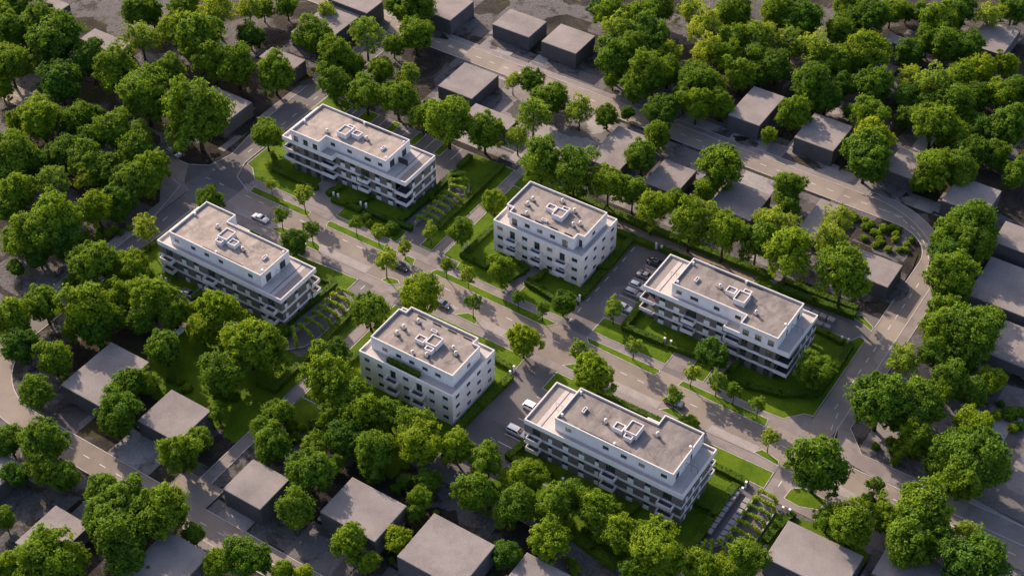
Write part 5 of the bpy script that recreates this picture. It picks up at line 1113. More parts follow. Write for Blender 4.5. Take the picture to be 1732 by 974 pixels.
    # terrace planks and painted shadow strip
    return B
IT={'D': [('B', 21.7, 4.8), ('M', 18.7, 5.8), ('S', 21.9, 7.2), ('V', 26.3, 2.7), ('V', 15.9, 5.9), ('K', 10.4, 5.3)],
'A':[('B', 15.3, 4.7), ('S', 15.4, 6.9), ('M', 18.3, 5.6), ('V', 11.2, 2.7), ('V', 21.2, 5.7), ('K', 26.6, 5.1)],
'B':[('B', 15.5, 7.3), ('S', 15.3, 5.0), ('M', 18.4, 6.2), ('V', 11.4, 8.8), ('V', 21.4, 5.9), ('K', 27.1, 6.7)],
'C':[('M', 11.2, 7.7), ('B', 14.1, 6.7), ('S', 14.4, 8.95), ('V', 5.8, 8.2), ('V', 5.7, 6.1), ('V', 7.4, 3.0), ('V', 12.0, 11.4), ('V', 16.2, 9.9), ('V', 19.7, 6.7), ('V', 18.5, 5.5), ('K', 11.9, 3.5)],
'F':[('M', 11.3, 7.4), ('B', 14.2, 8.2), ('S', 14.5, 5.9), ('V', 7.5, 11.7), ('V', 5.9, 8.5), ('V', 5.8, 6.3), ('V', 12.0, 3.3), ('V', 14.9, 4.4), ('V', 18.5, 9.1), ('V', 19.8, 8.1), ('K', 11.9, 11.3)],
'E':[('M', 18.8, 6.0), ('B', 21.6, 7.1), ('S', 21.6, 4.8), ('V', 15.6, 6.1), ('V', 26.1, 8.7), ('K', 10.3, 6.6)]}
block_long('dark_apartment_block','dark clad block farthest back, with a solid black screen on its terrace',-75.0,18.2,-1,1,IT['A'],True)
block_long('dark_apartment_block','dark clad block farthest left, garden front in shade, road bend behind it',-74.1,-30,-1,-1,IT['B'])
block_long('dark_apartment_block','dark clad block at the right, beside the row of parked cars',28,17.95,1,1,IT['D'])
block_long('dark_apartment_block','dark clad block at the bottom, beside the white lined parking lot',27.3,-30.2,1,-1,IT['E'])
# ------------------------------------------------------------------ short white block
def block_short(name,label,ox,oy,sy,items,planter):
    B=Bld(name,label,ox,oy,1,sy,24.3,16.0); t=.2; B.roofm=ROOF3
    W=[(1.1,2.6),(8.0,9.45),(14.9,16.35),(21.6,23.1)]; Dr=[(4.6,6.0),(11.4,12.85),(18.3,19.7)]
    Wb=[(1.3,2.7),(4.75,6.1),(11.55,13.0),(18.35,19.7),(21.8,23.2)]; Db=[(8.2,9.6),(15.0,16.5)]
    Wr=[(1.35,2.75),(5.35,6.75),(9.25,10.65),(13.35,14.75)]
    core=B.mb(); core.box(t,t,0,24.3-t,16-t,8.6); core.build('core_wall',[RECESS],B.root)
    wl=B.mb()
    for k,z in enumerate(Z3):
        a,b,zt=z+1.28,z+2.36,z+2.42
        def rows(ops,drs):
            return [(z+.02,a,0,drs),(a,b,0,ops+drs),(b,zt,0,[])]
        facade(wl,'f',0,0,24.3,t,rows(W,Dr)); facade(wl,'b',16,0,24.3,t,rows(Wb,Db)); facade(wl,'l',0,t,16-t,t,rows(Wr,[])); facade(wl,'r',24.3,t,16-t,t,rows(Wr,[]))
        for u0,u1 in W: B.window('f',(u0+u1)/2,0,a,u1-u0,b-a,'small')
        for u0,u1 in Wb: B.window('b',(u0+u1)/2,16,a,u1-u0,b-a,'small')
        for f,d in (('l',0),('r',24.3)):
            for u0,u1 in Wr: B.window(f,(u0+u1)/2,d,a,u1-u0,b-a,'small')
        for u0,u1 in Dr: B.window('f',(u0+u1)/2,0,z+.1,u1-u0,2.24,'door',curt=False)
        for u0,u1 in Db: B.window('b',(u0+u1)/2,16,z+.1,u1-u0,2.24,'door',curt=False)
    wl.build('wall',[OFFW],B.root)
    # cream plaster fields between the window axes
    m=B.mb()
    for k,z in enumerate(Z3):
        for f,d,ops in (('f',0,W+Dr),('b',16,Wb+Db)):
            o=sorted(ops); ends=[0]+[x for p in o for x in p]+[24.3]
            for i in range(0,len(ends),2):
                u0,u1=ends[i]+.05,ends[i+1]-.05
                if f=='f': m.box(u0,d-.025,z+.08,u1,d,z+2.36)
                else: m.box(u0,d,z+.08,u1,d+.025,z+2.36)
    m.build_boxes('wall_panel',[CREAM],B.root)
    for z in (2.4,5.27):
        m=B.mb(); o=.012
        facade(m,'f',0,-o,24.3+o,t,[(z,z+.5,0,[])],o); facade(m,'b',16,-o,24.3+o,t,[(z,z+.5,0,[])],o); facade(m,'l',0,t,16-t,t,[(z,z+.5,0,[])],o); facade(m,'r',24.3,t,16-t,t,[(z,z+.5,0,[])],o)
        m.build('floor_band',[OFFW],B.root)
        for u0,u1 in Dr: balcony(B,'f',u0-.8,u1+.8,0,z-.2,1.5)
        for u0,u1 in Db: balcony(B,'b',u0-.85,u1+.9,16,z-.2,1.55)
    m=B.mb(); m.box(.02,.02,8.12,24.28,15.98,8.6); m.build('terrace_slab',[WHITE],B.root)
    m=B.mb(); rim(m,[(-.04,-.04),(24.34,-.04),(24.34,16.04),(-.04,16.04)],.27,8.2,9.43); m.build('parapet',[WHITE,SUNDIM],B.root)
    m=B.mb(); m.box(.3,.3,8.6,24,15.7,8.9); m.build('terrace_floor',[TERR],B.root)
    # penthouse: main rectangle with notched front corners
    x0,x1,xn0,xn1,y0,yn,y1=1.6,22.85,3.5,21.1,1.42,3.35,13.55; pt=.16
    core=B.mb(); core.box(x0+pt,yn+pt,8.9,x1-pt,y1-pt,11.65); core.box(xn0+pt,y0+pt,8.9,xn1-pt,yn+pt,11.65); core.build('core_wall',[RECESS],B.root)
    pw=B.mb()
    pd=[(4.3,5.75),(18.1,19.55)]; pf=[(7.8,9.2),(11.25,12.65),(14.75,16.15)]; pb=[(4.5,5.95),(8.1,9.5),(11.55,12.95),(15.0,16.4),(18.3,19.75)]; pr=[(7.0,8.3)]
    facade(pw,'f',y0,xn0,xn1,pt,[(8.9,9.85,0,pd),(9.85,11.0,0,pf+pd),(11.0,12.05,0,[])])
    facade(pw,'b',y1,x0,x1,pt,[(8.9,9.95,0,[]),(9.95,11.0,0,pb),(11.0,12.05,0,[])])
    for f,d in (('l',x0),('r',x1)): facade(pw,f,d,yn,y1-pt,pt,[(8.9,9.95,0,[]),(9.95,11.0,0,pr),(11.0,12.05,0,[])])
    for f,d in (('l',xn0),('r',xn1)): facade(pw,f,d,y0+pt,yn,pt,[(8.9,12.05,0,[])])
    facade(pw,'f',yn,x0+pt,xn0,pt,[(8.9,12.05,0,[(2.1,3.0)])]); facade(pw,'f',yn,xn1,x1-pt,pt,[(8.9,11.1,0,[(21.4,22.3)]),(11.1,12.05,0,[])])
    pw.build('penthouse_wall',[WHITE],B.root)
    for u0,u1 in pd: B.window('f',(u0+u1)/2,y0,8.95,u1-u0,2.05,'door',inset=.03)
    for u0,u1 in pf: B.window('f',(u0+u1)/2,y0,9.85,u1-u0,1.15,'small',inset=.03)
    for u0,u1 in pb: B.window('b',(u0+u1)/2,y1,9.95,u1-u0,1.05,'small',inset=.03)
    for f,d in (('l',x0),('r',x1)): B.window(f,7.65,d,9.95,1.3,1.05,'small',inset=.03)
    B.window('f',21.85,yn,8.95,.9,2.1,'door',inset=.03,curt=False); B.window('f',2.55,yn,8.95,.9,2.1,'door',inset=.03,curt=False)
    ol=[(xn0-.05,y0-.05),(xn1+.05,y0-.05),(xn1+.05,yn-.05),(x1+.05,yn-.05),(x1+.05,y1+.05),(x0-.05,y1+.05),(x0-.05,yn-.05),(xn0-.05,yn-.05)]
    m=B.mb(); rim(m,ol,.26,12.0,12.55); m.build('roof_parapet',[WHITE,SUNDIM],B.root)
    m=B.mb(); prismT(m,[(xn0+.2,y0+.2),(xn1-.2,y0+.2),(xn1-.2,yn+.2),(x1-.2,yn+.2),(x1-.2,y1-.2),(x0+.2,y1-.2),(x0+.2,yn+.2),(xn0+.2,yn+.2)],11.7,11.97); rf=m.build('roof',[B.roofm],B.root)
    for xx in (6,10,14,18):
        m=B.mb(); m.box(xx,yn-.9,11.97,xx+2.2,yn-.78,12.24); m.build('cable_tray',[DARKF],rf)
    for k,x,y in items:
        if sy<0: y=16-y
        if k=='B': lift_house(B,x,y,2.75,2.9,1.45)
        if k=='M': lift_house(B,x,y,2.15,1.7,1.15)
        if k=='S': lift_house(B,x,y,1.85,1.2,1.15)
        if k=='V': vent(B,x,y)
        if k=='K': skylight(B,x,y)
    if planter:
        p=leafbox(6.7,15.2,14.3,15.25,8.95,9.95,B.T,26); o=link(bpy.data.objects.new('terrace_hedge',p),B.root)
    return B
# ------------------------------------------------------------------ foliage
def leaf_quads(mb,tints,P,n,size,rng,tint,nj=.9):
    """one leaf clump at P roughly facing n"""
    d=Vector((rng.gauss(0,1),rng.gauss(0,1),rng.gauss(0,1)))*nj*.6+n
    if d.length<1e-3: d=Vector((0,0,1))
    d.normalize(); a=d.orthogonal().normalized(); b=d.cross(a); th=rng.random()*6.283
    u=a*math.cos(th)+b*math.sin(th); w=d.cross(u); s=size*(.65+.7*rng.random())
    f=d*s*.25
    mb.add([tuple(P-u*s),tuple(P-w*s*.62+f),tuple(P+u*s),tuple(P+w*s*.62+f)],[(0,1,2,3)])
    tints.append(tint)
def tint_mesh(me,tints):
    a=me.attributes.new('tint','FLOAT','FACE'); a.data.foreach_set('value',tints); return me
def leafbox(x0,x1,y0,y1,z0,z1,T,dens,size=.16):
    rng=random.Random(int(x0*100+y0*10)); mb=MB(); ti=[]
    q=[T((x0,y0,z0)),T((x1,y1,z1))]; x0,x1=sorted((q[0][0],q[1][0])); y0,y1=sorted((q[0][1],q[1][1]))
    mb.box(x0+.06,y0+.06,z0,x1-.06,y1-.06,z1-.06); ti+=[.2]*6
    n=int(((x1-x0)*(y1-y0)+2*(x1-x0)*(z1-z0)+2*(y1-y0)*(z1-z0))*dens)
    for i in range(n):
        r=rng.random()*((x1-x0)*(y1-y0)+2*(z1-z0)*((x1-x0)+(y1-y0)))
        P=Vector((rng.uniform(x0,x1),rng.uniform(y0,y1),rng.uniform(z0,z1)))
        if r<(x1-x0)*(y1-y0): P.z=z1; nn=Vector((0,0,1))
        elif r<(x1-x0)*(y1-y0)+2*(z1-z0)*(x1-x0): k=rng.random()<.5; P.y=y0 if k else y1; nn=Vector((0,-1 if k else 1,0))
        else: k=rng.random()<.5; P.x=x0 if k else x1; nn=Vector((-1 if k else 1,0,0))
        leaf_quads(mb,ti,P,nn,size,rng,rng.random())
    return tint_mesh(mb.mesh('terrace_hedge',[HEDGE]),ti)
block_short('white_apartment_block','white plastered block in the upper middle, with three balcony columns',-12.7,18.4,1,IT['C'],False)
block_short('white_apartment_block','white plastered block in the lower middle, with a hedge on its terrace',-13.15,-33.0,-1,IT['F'],True)
# hedges: a dark body along a line, clothed in leaf clumps
def hedge(pts,wd,h,label):
    rng=random.Random(label); P=[Vector((x,y,0)) for x,y in pts]; c=sum(P,Vector())/len(P)
    mb=MB(); ti=[]
    for a,b in zip(P,P[1:]):
        d=(b-a); Ln=d.length; d.normalize(); s=Vector((-d.y,d.x,0)); ee=wd*.3
        A=a-d*ee-c; Bq=b+d*ee-c; k=wd/2-.08
        co=[A-s*k,Bq-s*k,Bq+s*k,A+s*k]
        mb.add([tuple(v) for v in co]+[tuple(v+Vector((0,0,h-.1))) for v in co],[(4,5,6,7),(0,1,5,4),(1,2,6,5),(2,3,7,6),(3,0,4,7)]); ti+=[.15]*5
        n=int((Ln+wd*.6)*(wd+2*h)*17)
        for i in range(n):
            t=rng.uniform(-ee,Ln+ee); r=rng.random()*(wd+2*h)
            wob=.07*math.sin(t*1.7)+.05*math.sin(t*4.1)
            if r<wd: q=Vector((0,0,h+wob)); o=rng.uniform(-wd/2,wd/2); nn=Vector((0,0,1))
            else: sg=1 if r<wd+h else -1; o=sg*(wd/2+wob*.6); q=Vector((0,0,rng.uniform(.05,h))); nn=s*sg
            leaf_quads(mb,ti,a-c+d*t+s*o+q,nn,.15,rng,min(1,max(0,rng.gauss(.5,.25)+.25*math.sin(t*.8))))
        for e,sg in ((a,-1),(b,1)):
            for i in range(int(wd*h*12)):
                leaf_quads(mb,ti,e-c+d*sg*ee+s*rng.uniform(-wd/2,wd/2)+Vector((0,0,rng.uniform(0,h))),d*sg,.15,rng,rng.random())
    o=link(bpy.data.objects.new('hedge',tint_mesh(mb.mesh('hedge',[HEDGE]),ti))); o.location=c; tag(o,label,'hedge')
for h in HEDGES: hedge(*h)
# trees
def crown_mesh(name,mat,seed,lobes,per,size,asp=1.0,lob=(.17,.37),zc=1.22,holes=0.,low=-.55,loose=.16,sub=5,fill=1.):
    """boughs spread over an uneven crown, each bough a bunch of leafy twigs with gaps between them"""
    rng=random.Random(seed); mb=MB(); ti=[]
    L=[]; ga=math.pi*(3-5**.5); ph=rng.random()*6; e1,e2=rng.uniform(.06,.16),rng.uniform(.04,.1)
    for i in range(lobes):
        z=1-(1-low)*(i+.5)/lobes; rr=math.sqrt(max(0,1-z*z)); a=ga*i+ph+rng.gauss(0,.3)
        k=.68+rng.gauss(0,.13)+e1*math.sin(2*a+ph)*rr+e2*math.sin(3*a+2*ph+2*z)
        L.append((Vector((rr*math.cos(a)*k,rr*math.sin(a)*k,z*k*asp+.05*rng.gauss(0,1))),rng.uniform(*lob),rng.random()))
    for i in range(max(3,lobes//5)): L.append((Vector((rng.gauss(0,.24),rng.gauss(0,.24),rng.gauss(.08,.25))),lob[1],rng.random()))
    for c,rad,tn in L:
        if rng.random()<holes: continue
        for q in range(max(3,int(sub*(rad/.3)**2*3*fill))):
            d=Vector((rng.gauss(0,1),rng.gauss(0,1),rng.gauss(.15,1))).normalized()
            t=c+d*rad*(.78+.3*rng.random()); tr=rad*rng.uniform(.3,.48); tt=.55*tn+.45*rng.random()
            if t.length<.34: continue
            for j in range(int(per)):
                g_=Vector((rng.gauss(0,1),rng.gauss(0,1),rng.gauss(0,.8)))*tr*.55
                P=t+g_; n=(g_.normalized() if g_.length>1e-4 else d)*.55+d*.5+P.normalized()*.35+Vector((0,0,.25))
                P.z+=zc
                leaf_quads(mb,ti,P,n,size,rng,min(1,max(0,tt*.65+rng.random()*.35)))
    rs_=sorted(math.hypot(v[0],v[1]) for v in mb.v); k=1.02/rs_[int(len(rs_)*.97)]
    mb.v=[(v[0]*k,v[1]*k,zc+(v[2]-zc)*k) for v in mb.v]
    return tint_mesh(mb.mesh('crown',[mat]),ti)
def trunk_mesh(seed,zc,r0,n=6,top=.45):
    rng=random.Random(seed); mb=MB(); x,y=rng.gauss(0,.03),rng.gauss(0,.03)
    mb.tube([(0,0,-.03),(x*.4,y*.4,zc*.35),(x,y,zc*.75),(x*1.5,y*1.5,zc+top)],[r0*1.35,r0,r0*.75,r0*.25],8)
    for i in range(n):
        a=6.283*i/n+rng.random(); z=zc*(.55+.4*rng.random()); e=Vector((math.cos(a)*.62,math.sin(a)*.62,z+.35+.35*rng.random()))
        m=Vector((math.cos(a)*.28,math.sin(a)*.28,z+.22)); mb.tube([(x*.6,y*.6,z),tuple(m),tuple(e)],[r0*.5,r0*.35,r0*.12],5)
    return mb.mesh('trunk',[BARK])
PROTO={'b':[],'d':[],'y':[],'l':[],'s':[],'t':[]}
for i in range(5):
    a_=[.95,1.15,1.,.88,1.25][i]; PROTO['b'].append((crown_mesh('crown',LEAF_B,10+i,42+2*i,26,.055,a_,zc=1.5,low=-.78),trunk_mesh(i,1.5,.06)))
for i in range(3): PROTO['d'].append((crown_mesh('crown',LEAF_D,30+i,44,26,.055,[.95,1.1,1.][i],zc=1.38,low=-.75),trunk_mesh(20+i,1.38,.06)))
for i in range(3): PROTO['y'].append((crown_mesh('crown',LEAF_Y,50+i,40,25,.055,[1.1,.95,1.2][i],zc=1.5,low=-.75),trunk_mesh(30+i,1.5,.06)))
for i in range(4): PROTO['t'].append((crown_mesh('crown',LEAF_Y if i%2 else LEAF_B,60+i,40,25,.055,[1.2,1.1,1.3,1.15][i],zc=2.0,low=-.85),trunk_mesh(60+i,2.0,.055)))
for i in range(3): PROTO['l'].append((crown_mesh('crown',LEAF_L,70+i,28,12,.06,[1.1,1.25,1.][i],(.2,.34),1.7,.1,-.6,fill=.95),trunk_mesh(40+i,1.7,.05,9)))
for i in range(4): PROTO['s'].append((crown_mesh('crown',LEAF_L if i%2 else LEAF_B,90+i,18,12,.095,[1.15,1.3,1.05,1.2][i],(.22,.38),2.45,.1,-.7,fill=.62),trunk_mesh(50+i,2.45,.05,6)))
NAMES={'b':'leafy_tree','d':'dense_tree','y':'bright_tree','l':'sparse_tree','s':'street_tree','t':'tall_tree'}
rng=random.Random(3)
for kind,x,y,r,label,group in TREES:
    cm,tm=rng.choice(PROTO[kind])
    t=empty(NAMES[kind],(x,y,0),rng.random()*6.283,r); tag(t,label,'tree',group)
    link(bpy.data.objects.new('crown',cm),t); link(bpy.data.objects.new('trunk',tm),t)
BUSHM=[crown_mesh('bush',[LEAF_D,LEAF_Y,LEAF_B][i],120+i,16,12,.12,.85,(.3,.42),.62,0,-.5,sub=4) for i in range(3)]
for x,y,r,label,group in BUSHES:
    o=link(bpy.data.objects.new('bush',BUSHM[1] if 'planting bed' in group else rng.choice(BUSHM))); o.location=(x,y,0); o.scale=(r,r,r); o.rotation_euler=(0,0,rng.random()*6.28); tag(o,label,'bush',group)
t=empty('potted_plant',(-50.5,17.1,5.25)); tag(t,'potted green plant on a balcony of the rear dark block','plant')
mb=MB(); mb.cyl(0,0,0,.42,.2,.26,12); mb.build('pot',[CONC],t)
o=link(bpy.data.objects.new('foliage',BUSHM[1]),t); o.scale=(.5,.5,.75); o.location=(0,0,.35)
# ------------------------------------------------------------------ box houses
for x0,y0,x1,y1,h,label in HOUSES:
    t=empty('box_house',((x0+x1)/2,(y0+y1)/2,0)); tag(t,label,'house','plain box houses around the estate')
    a,b=(x1-x0)/2,(y1-y0)/2; m=MB(); m.box(-a,-b,-.1,a,b,h-.25); m.build('wall',[HWALL],t)
    m=MB(); e=.03; c=.06
    m.prism([(-a-e,-b-e),(a+e,-b-e),(a+e,b+e),(-a-e,b+e)],h-.25,h-c); lo=len(m.v)
    m.add([(-a-e,-b-e,h-c),(a+e,-b-e,h-c),(a+e,b+e,h-c),(-a-e,b+e,h-c),(-a+c,-b+c,h),(a-c,-b+c,h),(a-c,b-c,h),(-a+c,b-c,h)],[(4,5,6,7),(0,1,5,4),(1,2,6,5),(2,3,7,6),(3,0,4,7)])
    m.build('roof',[HOUSE],t)
# ------------------------------------------------------------------ gate posts
PL=['before the notched balcony of the rear dark block','before the garden of the rear dark block','at the hedge corner left of the upper white block','beside the dense round tree at the parking entrance','on the gravel path behind the parking lot','in the front hedge of the right dark block','at the street side garden gate of the right block','at the corner of the lower parking lot','at the storage yard by the lower right block','at the footpath beside the bottom vine arches']
def post(x,y,label,h=1.9):
    t=empty('gate_post',(x,y,0)); tag(t,label,'gate post','white gate posts')
    m=MB(); m.box(-.19,-.19,0,.19,.19,h-.12); m.build('shaft',[WHITE],t)
    m=MB(); m.box(-.235,-.235,h-.12,.235,.235,h); m.build('cap',[WHITE],t)
for i in range(10):
    for x,y,s in POSTS[2*i:2*i+2]: post(x,y,'white %s gate post %s'%(s,PL[i]))
for (x,y,s),w in zip(POSTS[20:23],('left','middle','right')): post(x,y,'white %s post of three in the garden below the lower right block'%w)
for x,y,s in POSTS[23:]: post(x,y,'white %s gate post in the shaded lot below the left block'%s)
def gate(p,q,label):
    p,q=Vector((*p[:2],0)),Vector((*q[:2],0)); d=(q-p).normalized(); a,b=p+d*.26,q-d*.26
    m=MB()
    for z in (.25,1.15): m.tube([tuple(a-p+Vector((0,0,z))),tuple(b-p+Vector((0,0,z)))],.03,5)
    n=max(3,int((b-a).length/.18))
    for i in range(n+1):
        v=a.lerp(b,i/n)-p; m.tube([(v.x,v.y,.1),(v.x,v.y,1.2)],.018,4)
    o=m.build('garden_gate',[DARKMET]); o.location=p; tag(o,label,'gate')
for i,l in ((1,'small dark metal gate in the garden hedge of the rear block'),(5,'small dark metal gate in the front hedge of the right block'),(9,'small dark metal gate by the vine arches at the bottom')): gate(POSTS[2*i],POSTS[2*i+1],l)
# ------------------------------------------------------------------ garage ramps with vine arches
def wall_strip(pts,h,wd,z0=0):
    m=MB(); P=[Vector(p) for p in pts]; l=[];r=[]
    for i,p in enumerate(P):
        d=(P[min(i+1,len(P)-1)]-P[max(i-1,0)]).normalized(); n=Vector((-d.y,d.x))*wd/2; l.append(tuple(p+n)); r.append(tuple(p-n))
    for i in range(len(P)-1): m.prism([l[i],l[i+1],r[i+1],r[i]],z0,h)
    return m
def ramp(name,inner,outer,label,hi=1.25,ho=.45):
    t=empty(name,(0,0,0)); tag(t,label,'garage ramp')
    wall_strip(inner,hi,.28).build('inner_wall',[CONC],t); wall_strip(outer,ho,.26).build('outer_wall',[CONC],t)
    m=MB(); m.sheet(inner+outer[::-1],.066); m.build('ramp_surface',[ASPHD],t)
    c=Vector((*inner[0],0)); t.location=c
    for ch in t.children: ch.location=-c
ramp('garage_ramp',[(-33.6,15),(-33.5,22),(-33.5,28.5),(-34,31.2),(-35.2,33),(-37,34.2)],[(-29,15),(-28.95,24),(-28.95,28.5),(-29.6,32.5),(-31.3,35.2),(-34,37.2)],'curved ramp behind the rear dark block under nine vine arches')
ramp('garage_ramp',[(-34.1,-13),(-34.1,-20),(-34,-26),(-34.6,-29),(-36,-31),(-38.5,-32.2)],[(-29.1,-13),(-29.1,-22),(-29.1,-28),(-30,-32),(-32.5,-34.6),(-36,-36)],'curved ramp right of the left dark block under eight vine arches')
ramp('garage_ramp',[(73.7,-15.6),(73.7,-22),(73.7,-28.3),(72.8,-30.6),(71,-31.9),(69.3,-32.3)],[(78.6,-16.5),(78.6,-22),(78.6,-28.3),(77.3,-33),(74,-36),(70.5,-37.2)],'curved ramp at the bottom right under ten vine arches')
ARCH=[('rear ramp',[(-33.4,16.2,-29,16.2),(-33.4,18.4,-29,18.4),(-33.3,20.6,-29,20.6),(-33.4,23,-29,23),(-33.3,25.3,-29,25.3),(-33.3,27.6,-29,27.6),(-33.6,30.2,-29.5,31.2),(-34.8,31.8,-31.2,34.6),(-35.9,33.2,-33.4,36.4)]),
('left ramp',[(-34.1,-14.4,-29.2,-14.4),(-34.1,-16.6,-29.2,-16.6),(-34,-18.9,-29.1,-18.9),(-34,-21.3,-29.1,-21.3),(-34,-23.7,-29.1,-23.7),(-34,-26.2,-29.1,-26.4),(-34,-28.5,-29.3,-29.8),(-34.8,-29.9,-31,-33.4)]),
('bottom ramp',[(74,-15.2,78,-15.4),(74,-17.3,78.5,-17.4),(73.9,-19.6,78.6,-19.7),(73.9,-21.8,78.6,-21.9),(73.9,-24.1,78.6,-24.3),(73.9,-26.5,78.6,-26.8),(73.8,-28.8,78.2,-29.3),(73.2,-30.6,76,-33.4),(72,-31.5,73.6,-35.9),(71,-32.2,71.4,-36.8)])]
ON=['first','second','third','fourth','fifth','sixth','seventh','eighth','ninth','tenth']
for where,L_ in ARCH:
    for i,(xa,ya,xb,yb) in enumerate(L_):
        c=Vector(((xa+xb)/2,(ya+yb)/2,0)); t=empty('vine_arch',c); tag(t,'vine covered arch, %s from the street end of the %s'%(ON[i],where),'pergola arch','vine arches over the garage ramps')
        A=Vector((xa,ya,0))-c; Bv=Vector((xb,yb,0))-c; H=2.55; m=MB()
        m.tube([tuple(A),tuple(A+Vector((0,0,H)))],.07,6); m.tube([tuple(Bv),tuple(Bv+Vector((0,0,H-.45)))],.07,6)
        m.tube([tuple(A+Vector((0,0,H))),tuple(A.lerp(Bv,.85)+Vector((0,0,H))),tuple(Bv+Vector((0,0,H-.45)))],.08,6); m.build('arch_frame',[CONC],t)
        m=MB(); ti=[]; r_=random.Random(i*31+len(where)); sparse=.75 if where=='rear ramp' else 1
        path=[A+Vector((0,0,1.5)),A+Vector((0,0,H)),A.lerp(Bv,.85)+Vector((0,0,H)),Bv+Vector((0,0,H-.5)),Bv+Vector((0,0,.9))]
        for a,b in zip(path,path[1:]):
            n=int((b-a).length*95*sparse)
            for k in range(n):
                s=k/n; th=r_.random()*6.283; p=a.lerp(b,s); rad=(.36+.1*math.sin(s*9+i))*(.6+.5*r_.random())
                d=(b-a).normalized(); u=d.orthogonal().normalized(); v=d.cross(u); nn=u*math.cos(th)+v*math.sin(th)
                leaf_quads(m,ti,p+nn*rad,nn+Vector((0,0,.2)),.19,r_,r_.random())
        link(bpy.data.objects.new('vine',tint_mesh(m.mesh('vine',[VINE]),ti)),t)
# ------------------------------------------------------------------ storage boxes
def storage(x,y,sx,sy,label,h=1.15):
    t=empty('storage_box',(x,y,0)); tag(t,label,'storage box','concrete storage boxes in rows'); a,b=sx/2,sy/2
    m=MB(); m.box(-a,-b,0,a,b,h-.1); m.build('body',[BIN],t)
    m=MB(); c=.06; m.add([(-a-.04,-b-.04,h-.1),(a+.04,-b-.04,h-.1),(a+.04,b+.04,h-.1),(-a-.04,b+.04,h-.1),(-a+c,-b+c,h),(a-c,-b+c,h),(a-c,b-c,h),(-a+c,b-c,h)],[(0,3,2,1),(4,5,6,7),(0,1,5,4),(1,2,6,5),(2,3,7,6),(3,0,4,7)]); m.build('lid',[BIN],t)
for i in range(8): storage(70.0,-17.3-1.62*i,1.25,1.36,'pale concrete storage box, %s from the gate in the row along the hedge'%ON[i])
for i in range(8): storage(72.8,-17.9-1.62*i,1.25,1.36,'pale concrete storage box, %s from the street in the row along the ramp'%ON[i])
for i,(x,y) in enumerate([(57.3,39.6),(59.2,39.5),(61.2,39.5),(63.2,39.5),(65.2,39.4)]): storage(x,y,1.6,1.2,'grey storage box, %s from left in the back row behind the right block'%ON[i])
for i,(x,y) in enumerate([(61.8,36.9),(63.5,36.9),(65.3,36.9)]): storage(x,y,1.5,1.1,'grey storage box, %s from left in the front row behind the right block'%ON[i])
# ------------------------------------------------------------------ cars
PAINTS={'silver':flat('paint_silver',(.5,.5,.51),.3,.5,.5,.6),'black':flat('paint_black',(.012,.012,.014),.22,0,.5,.8),'grey':flat('paint_grey',(.13,.14,.16),.28,.4,.5,.7),'white':flat('paint_white',(.78,.77,.75),.3,0,.5,.6),'darksilver':flat('paint_dark_silver',(.2,.2,.215),.28,.5,.5,.7)}
CGLASS=flat('car_glass',(.015,.017,.02),.05,0,.8); TYRE=flat('tyre_rubber',(.02,.02,.02),.9); RIM=flat('wheel_rim',(.45,.45,.46),.3,.8); LAMP=flat('headlight_lens',(.75,.75,.72),.15); RLAMP=flat('tail_light_lens',(.35,.02,.015),.2)
PROF={'sedan':(4.7,1.82,[(0,.62),(.03,.82),(.2,.93),(.26,.96),(.40,1.38),(.62,1.42),(.76,1.05),(.78,.98),(.96,.8),(1,.6)],(.26,.40,.60,.76)),
'wagon':(4.75,1.84,[(0,.6),(.02,.95),(.05,1.05),(.1,1.42),(.3,1.5),(.6,1.47),(.74,1.07),(.77,1.0),(.96,.82),(1,.6)],(.05,.12,.6,.75)),
'hatch':(4.25,1.8,[(0,.6),(.02,.92),(.05,1.02),(.15,1.4),(.35,1.48),(.58,1.45),(.73,1.07),(.76,1.0),(.95,.82),(1,.58)],(.05,.16,.57,.74)),
'suv':(4.65,1.92,[(0,.7),(.02,1.05),(.05,1.15),(.1,1.58),(.3,1.68),(.58,1.65),(.72,1.2),(.75,1.12),(.96,.98),(1,.68)],(.05,.12,.58,.73)),
'van':(4.6,1.88,[(0,.7),(.01,1.05),(.03,1.2),(.07,1.68),(.3,1.78),(.62,1.74),(.78,1.22),(.81,1.12),(.97,.95),(1,.66)],(.03,.09,.62,.79))}
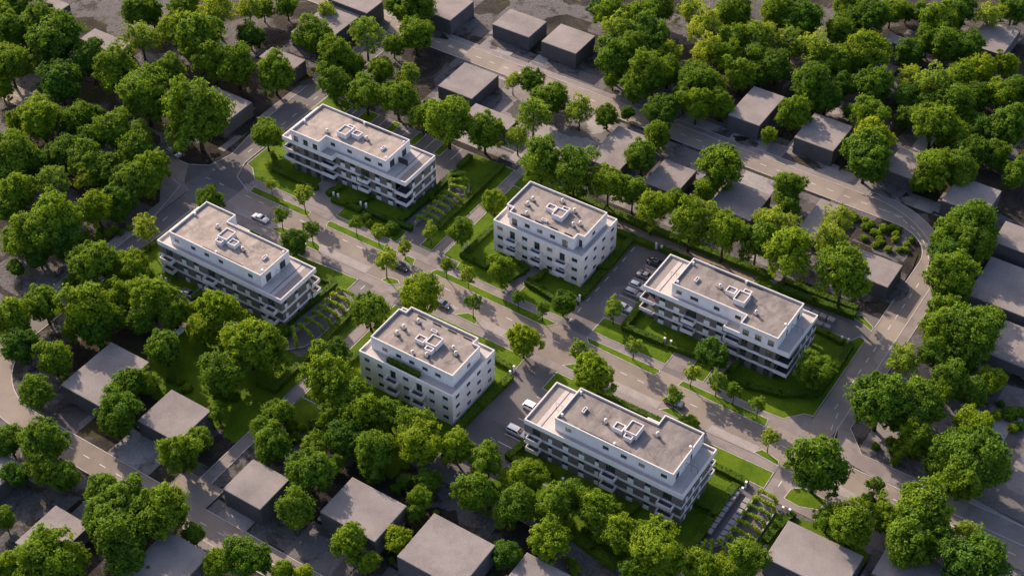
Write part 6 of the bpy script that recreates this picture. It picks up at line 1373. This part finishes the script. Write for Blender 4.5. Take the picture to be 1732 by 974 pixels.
def car(x,y,rz,kind,colr,label):
    Ln,W_,pr,gl=PROF[kind]; t=empty('parked_car',(x,y,.05),R(rz)); tag(t,label,'car','cars parked on the estate')
    low=PAINTS['black' if colr=='blacksilver' else colr]; top=PAINTS['white'] if kind=='van' else PAINTS['silver'] if colr in('blacksilver',) else low
    belt=pr[2][1]
    # body: lofted cross sections, belt line waist and narrowing roof
    m=MB(); secs=[]; xs=[p[0] for p in pr]
    def ztop(u):
        for (a,za),(b,zb) in zip(pr,pr[1:]):
            if a<=u<=b: return za+(zb-za)*(u-a)/(b-a)
    us=sorted(set([0,.015,.05,.1,.15,.2,.9,.95,.985,1]+xs+[.5]))
    def hw(u): return W_/2*(1-.16*max(0,(.12-u)/.12)**2-.2*max(0,(u-.86)/.14)**2)
    bz=lambda u: min(ztop(u),pr[1][1]+.08+.0*u if u<.5 else max(pr[-2][1],.86)+.1)
    ring=[]
    for u in us:
        X=(u-.5)*Ln; h_=hw(u); b_=min(ztop(u)-.02,bz(u))
        ring.append([(X,-h_*.94,.24),(X,-h_,.5),(X,-h_*.98,b_-.04),(X,-h_*.9,b_),(X,h_*.9,b_),(X,h_*.98,b_-.04),(X,h_,.5),(X,h_*.94,.24)])
    vs=[v for r_ in ring for v in r_]; fs=[]
    for i in range(len(ring)-1):
        for k in range(8): fs.append((i*8+k,i*8+(k+1)%8,(i+1)*8+(k+1)%8,(i+1)*8+k))
    fs+= [tuple(range(8))[::-1],tuple(range((len(ring)-1)*8,len(ring)*8))]
    m.add(vs,fs,True); body=m.build('body',[low],t)
    # cabin: glasshouse and roof
    g0,g1,g2,g3=gl; zr=max(p[1] for p in pr); zb=bz(.4)-.02
    X=lambda u:(u-.5)*Ln; wb,wt=W_*.45,W_*.37
    m=MB(); m.add([(X(g0),-wb*.93,zb),(X(g3),-wb*.93,zb),(X(g3),wb*.93,zb),(X(g0),wb*.93,zb),(X(g1),-wt,zr-.07),(X(g2),-wt,zr-.07),(X(g2),wt,zr-.07),(X(g1),wt,zr-.07)],[(0,1,5,4),(1,2,6,5),(2,3,7,6),(3,0,4,7)]); m.build('windows',[CGLASS],t)
    m=MB(); a,b=X(g1)-.04,X(g2)+.05; n=6; vs=[]
    for i in range(n+1):
        u=i/n; xx=a+(b-a)*u; zz=zr-.02+.05*math.sin(math.pi*u)-.04
        vs+= [(xx,-wt-.03,zz-.05),(xx,-wt*.7,zz+.03),(xx,wt*.7,zz+.03),(xx,wt+.03,zz-.05)]
    fs=[(i*4+k,(i+1)*4+k,(i+1)*4+k+1,i*4+k+1) for i in range(n) for k in range(3)]
    m.add(vs,fs,True)
    for sg in (-1,1):
        for u0,u1 in ((g0,g1),(g3,g2)): m.tube([(X(u0),sg*wb*.94,zb),(X(u1),sg*(wt+.01),zr-.06)],.045,5)
        um=(g1+g2)/2; m.tube([(X(um),sg*wb*.95,zb),(X(um),sg*(wt+.01),zr-.06)],.035,5)
    m.build('car_roof',[top],t)
    for xx in (-.5*Ln+.82,.5*Ln-.88):
        for sg in (-1,1):
            m=MB(); yy=sg*(W_/2-.1); m.tube([(xx,yy-.11,.31),(xx,yy+.11,.31)],.33,16); wh=m.build('wheel',[TYRE],t)
            m=MB(); m.tube([(xx,yy+sg*.1,.31),(xx,yy+sg*.125,.31)],.21,12); m.build('rim',[RIM],wh)
    for sg in (-1,1):
        m=MB(); m.box(X(.955),sg*W_*.3-.17,.64,X(.988),sg*W_*.3+.17,.77); m.build('headlight',[LAMP],t)
        m=MB(); m.box(X(.0)-.01,sg*W_*.33-.15,.72,X(.02),sg*W_*.33+.15,.88); m.build('tail_light',[RLAMP],t)
        m=MB(); m.box(X(g3)-.35,sg*(W_/2+.08)-.09,zb,X(g3)-.22,sg*(W_/2+.08)+.09,zb+.14); m.build('wing_mirror',[low],t)
for c in CARS: car(*c)
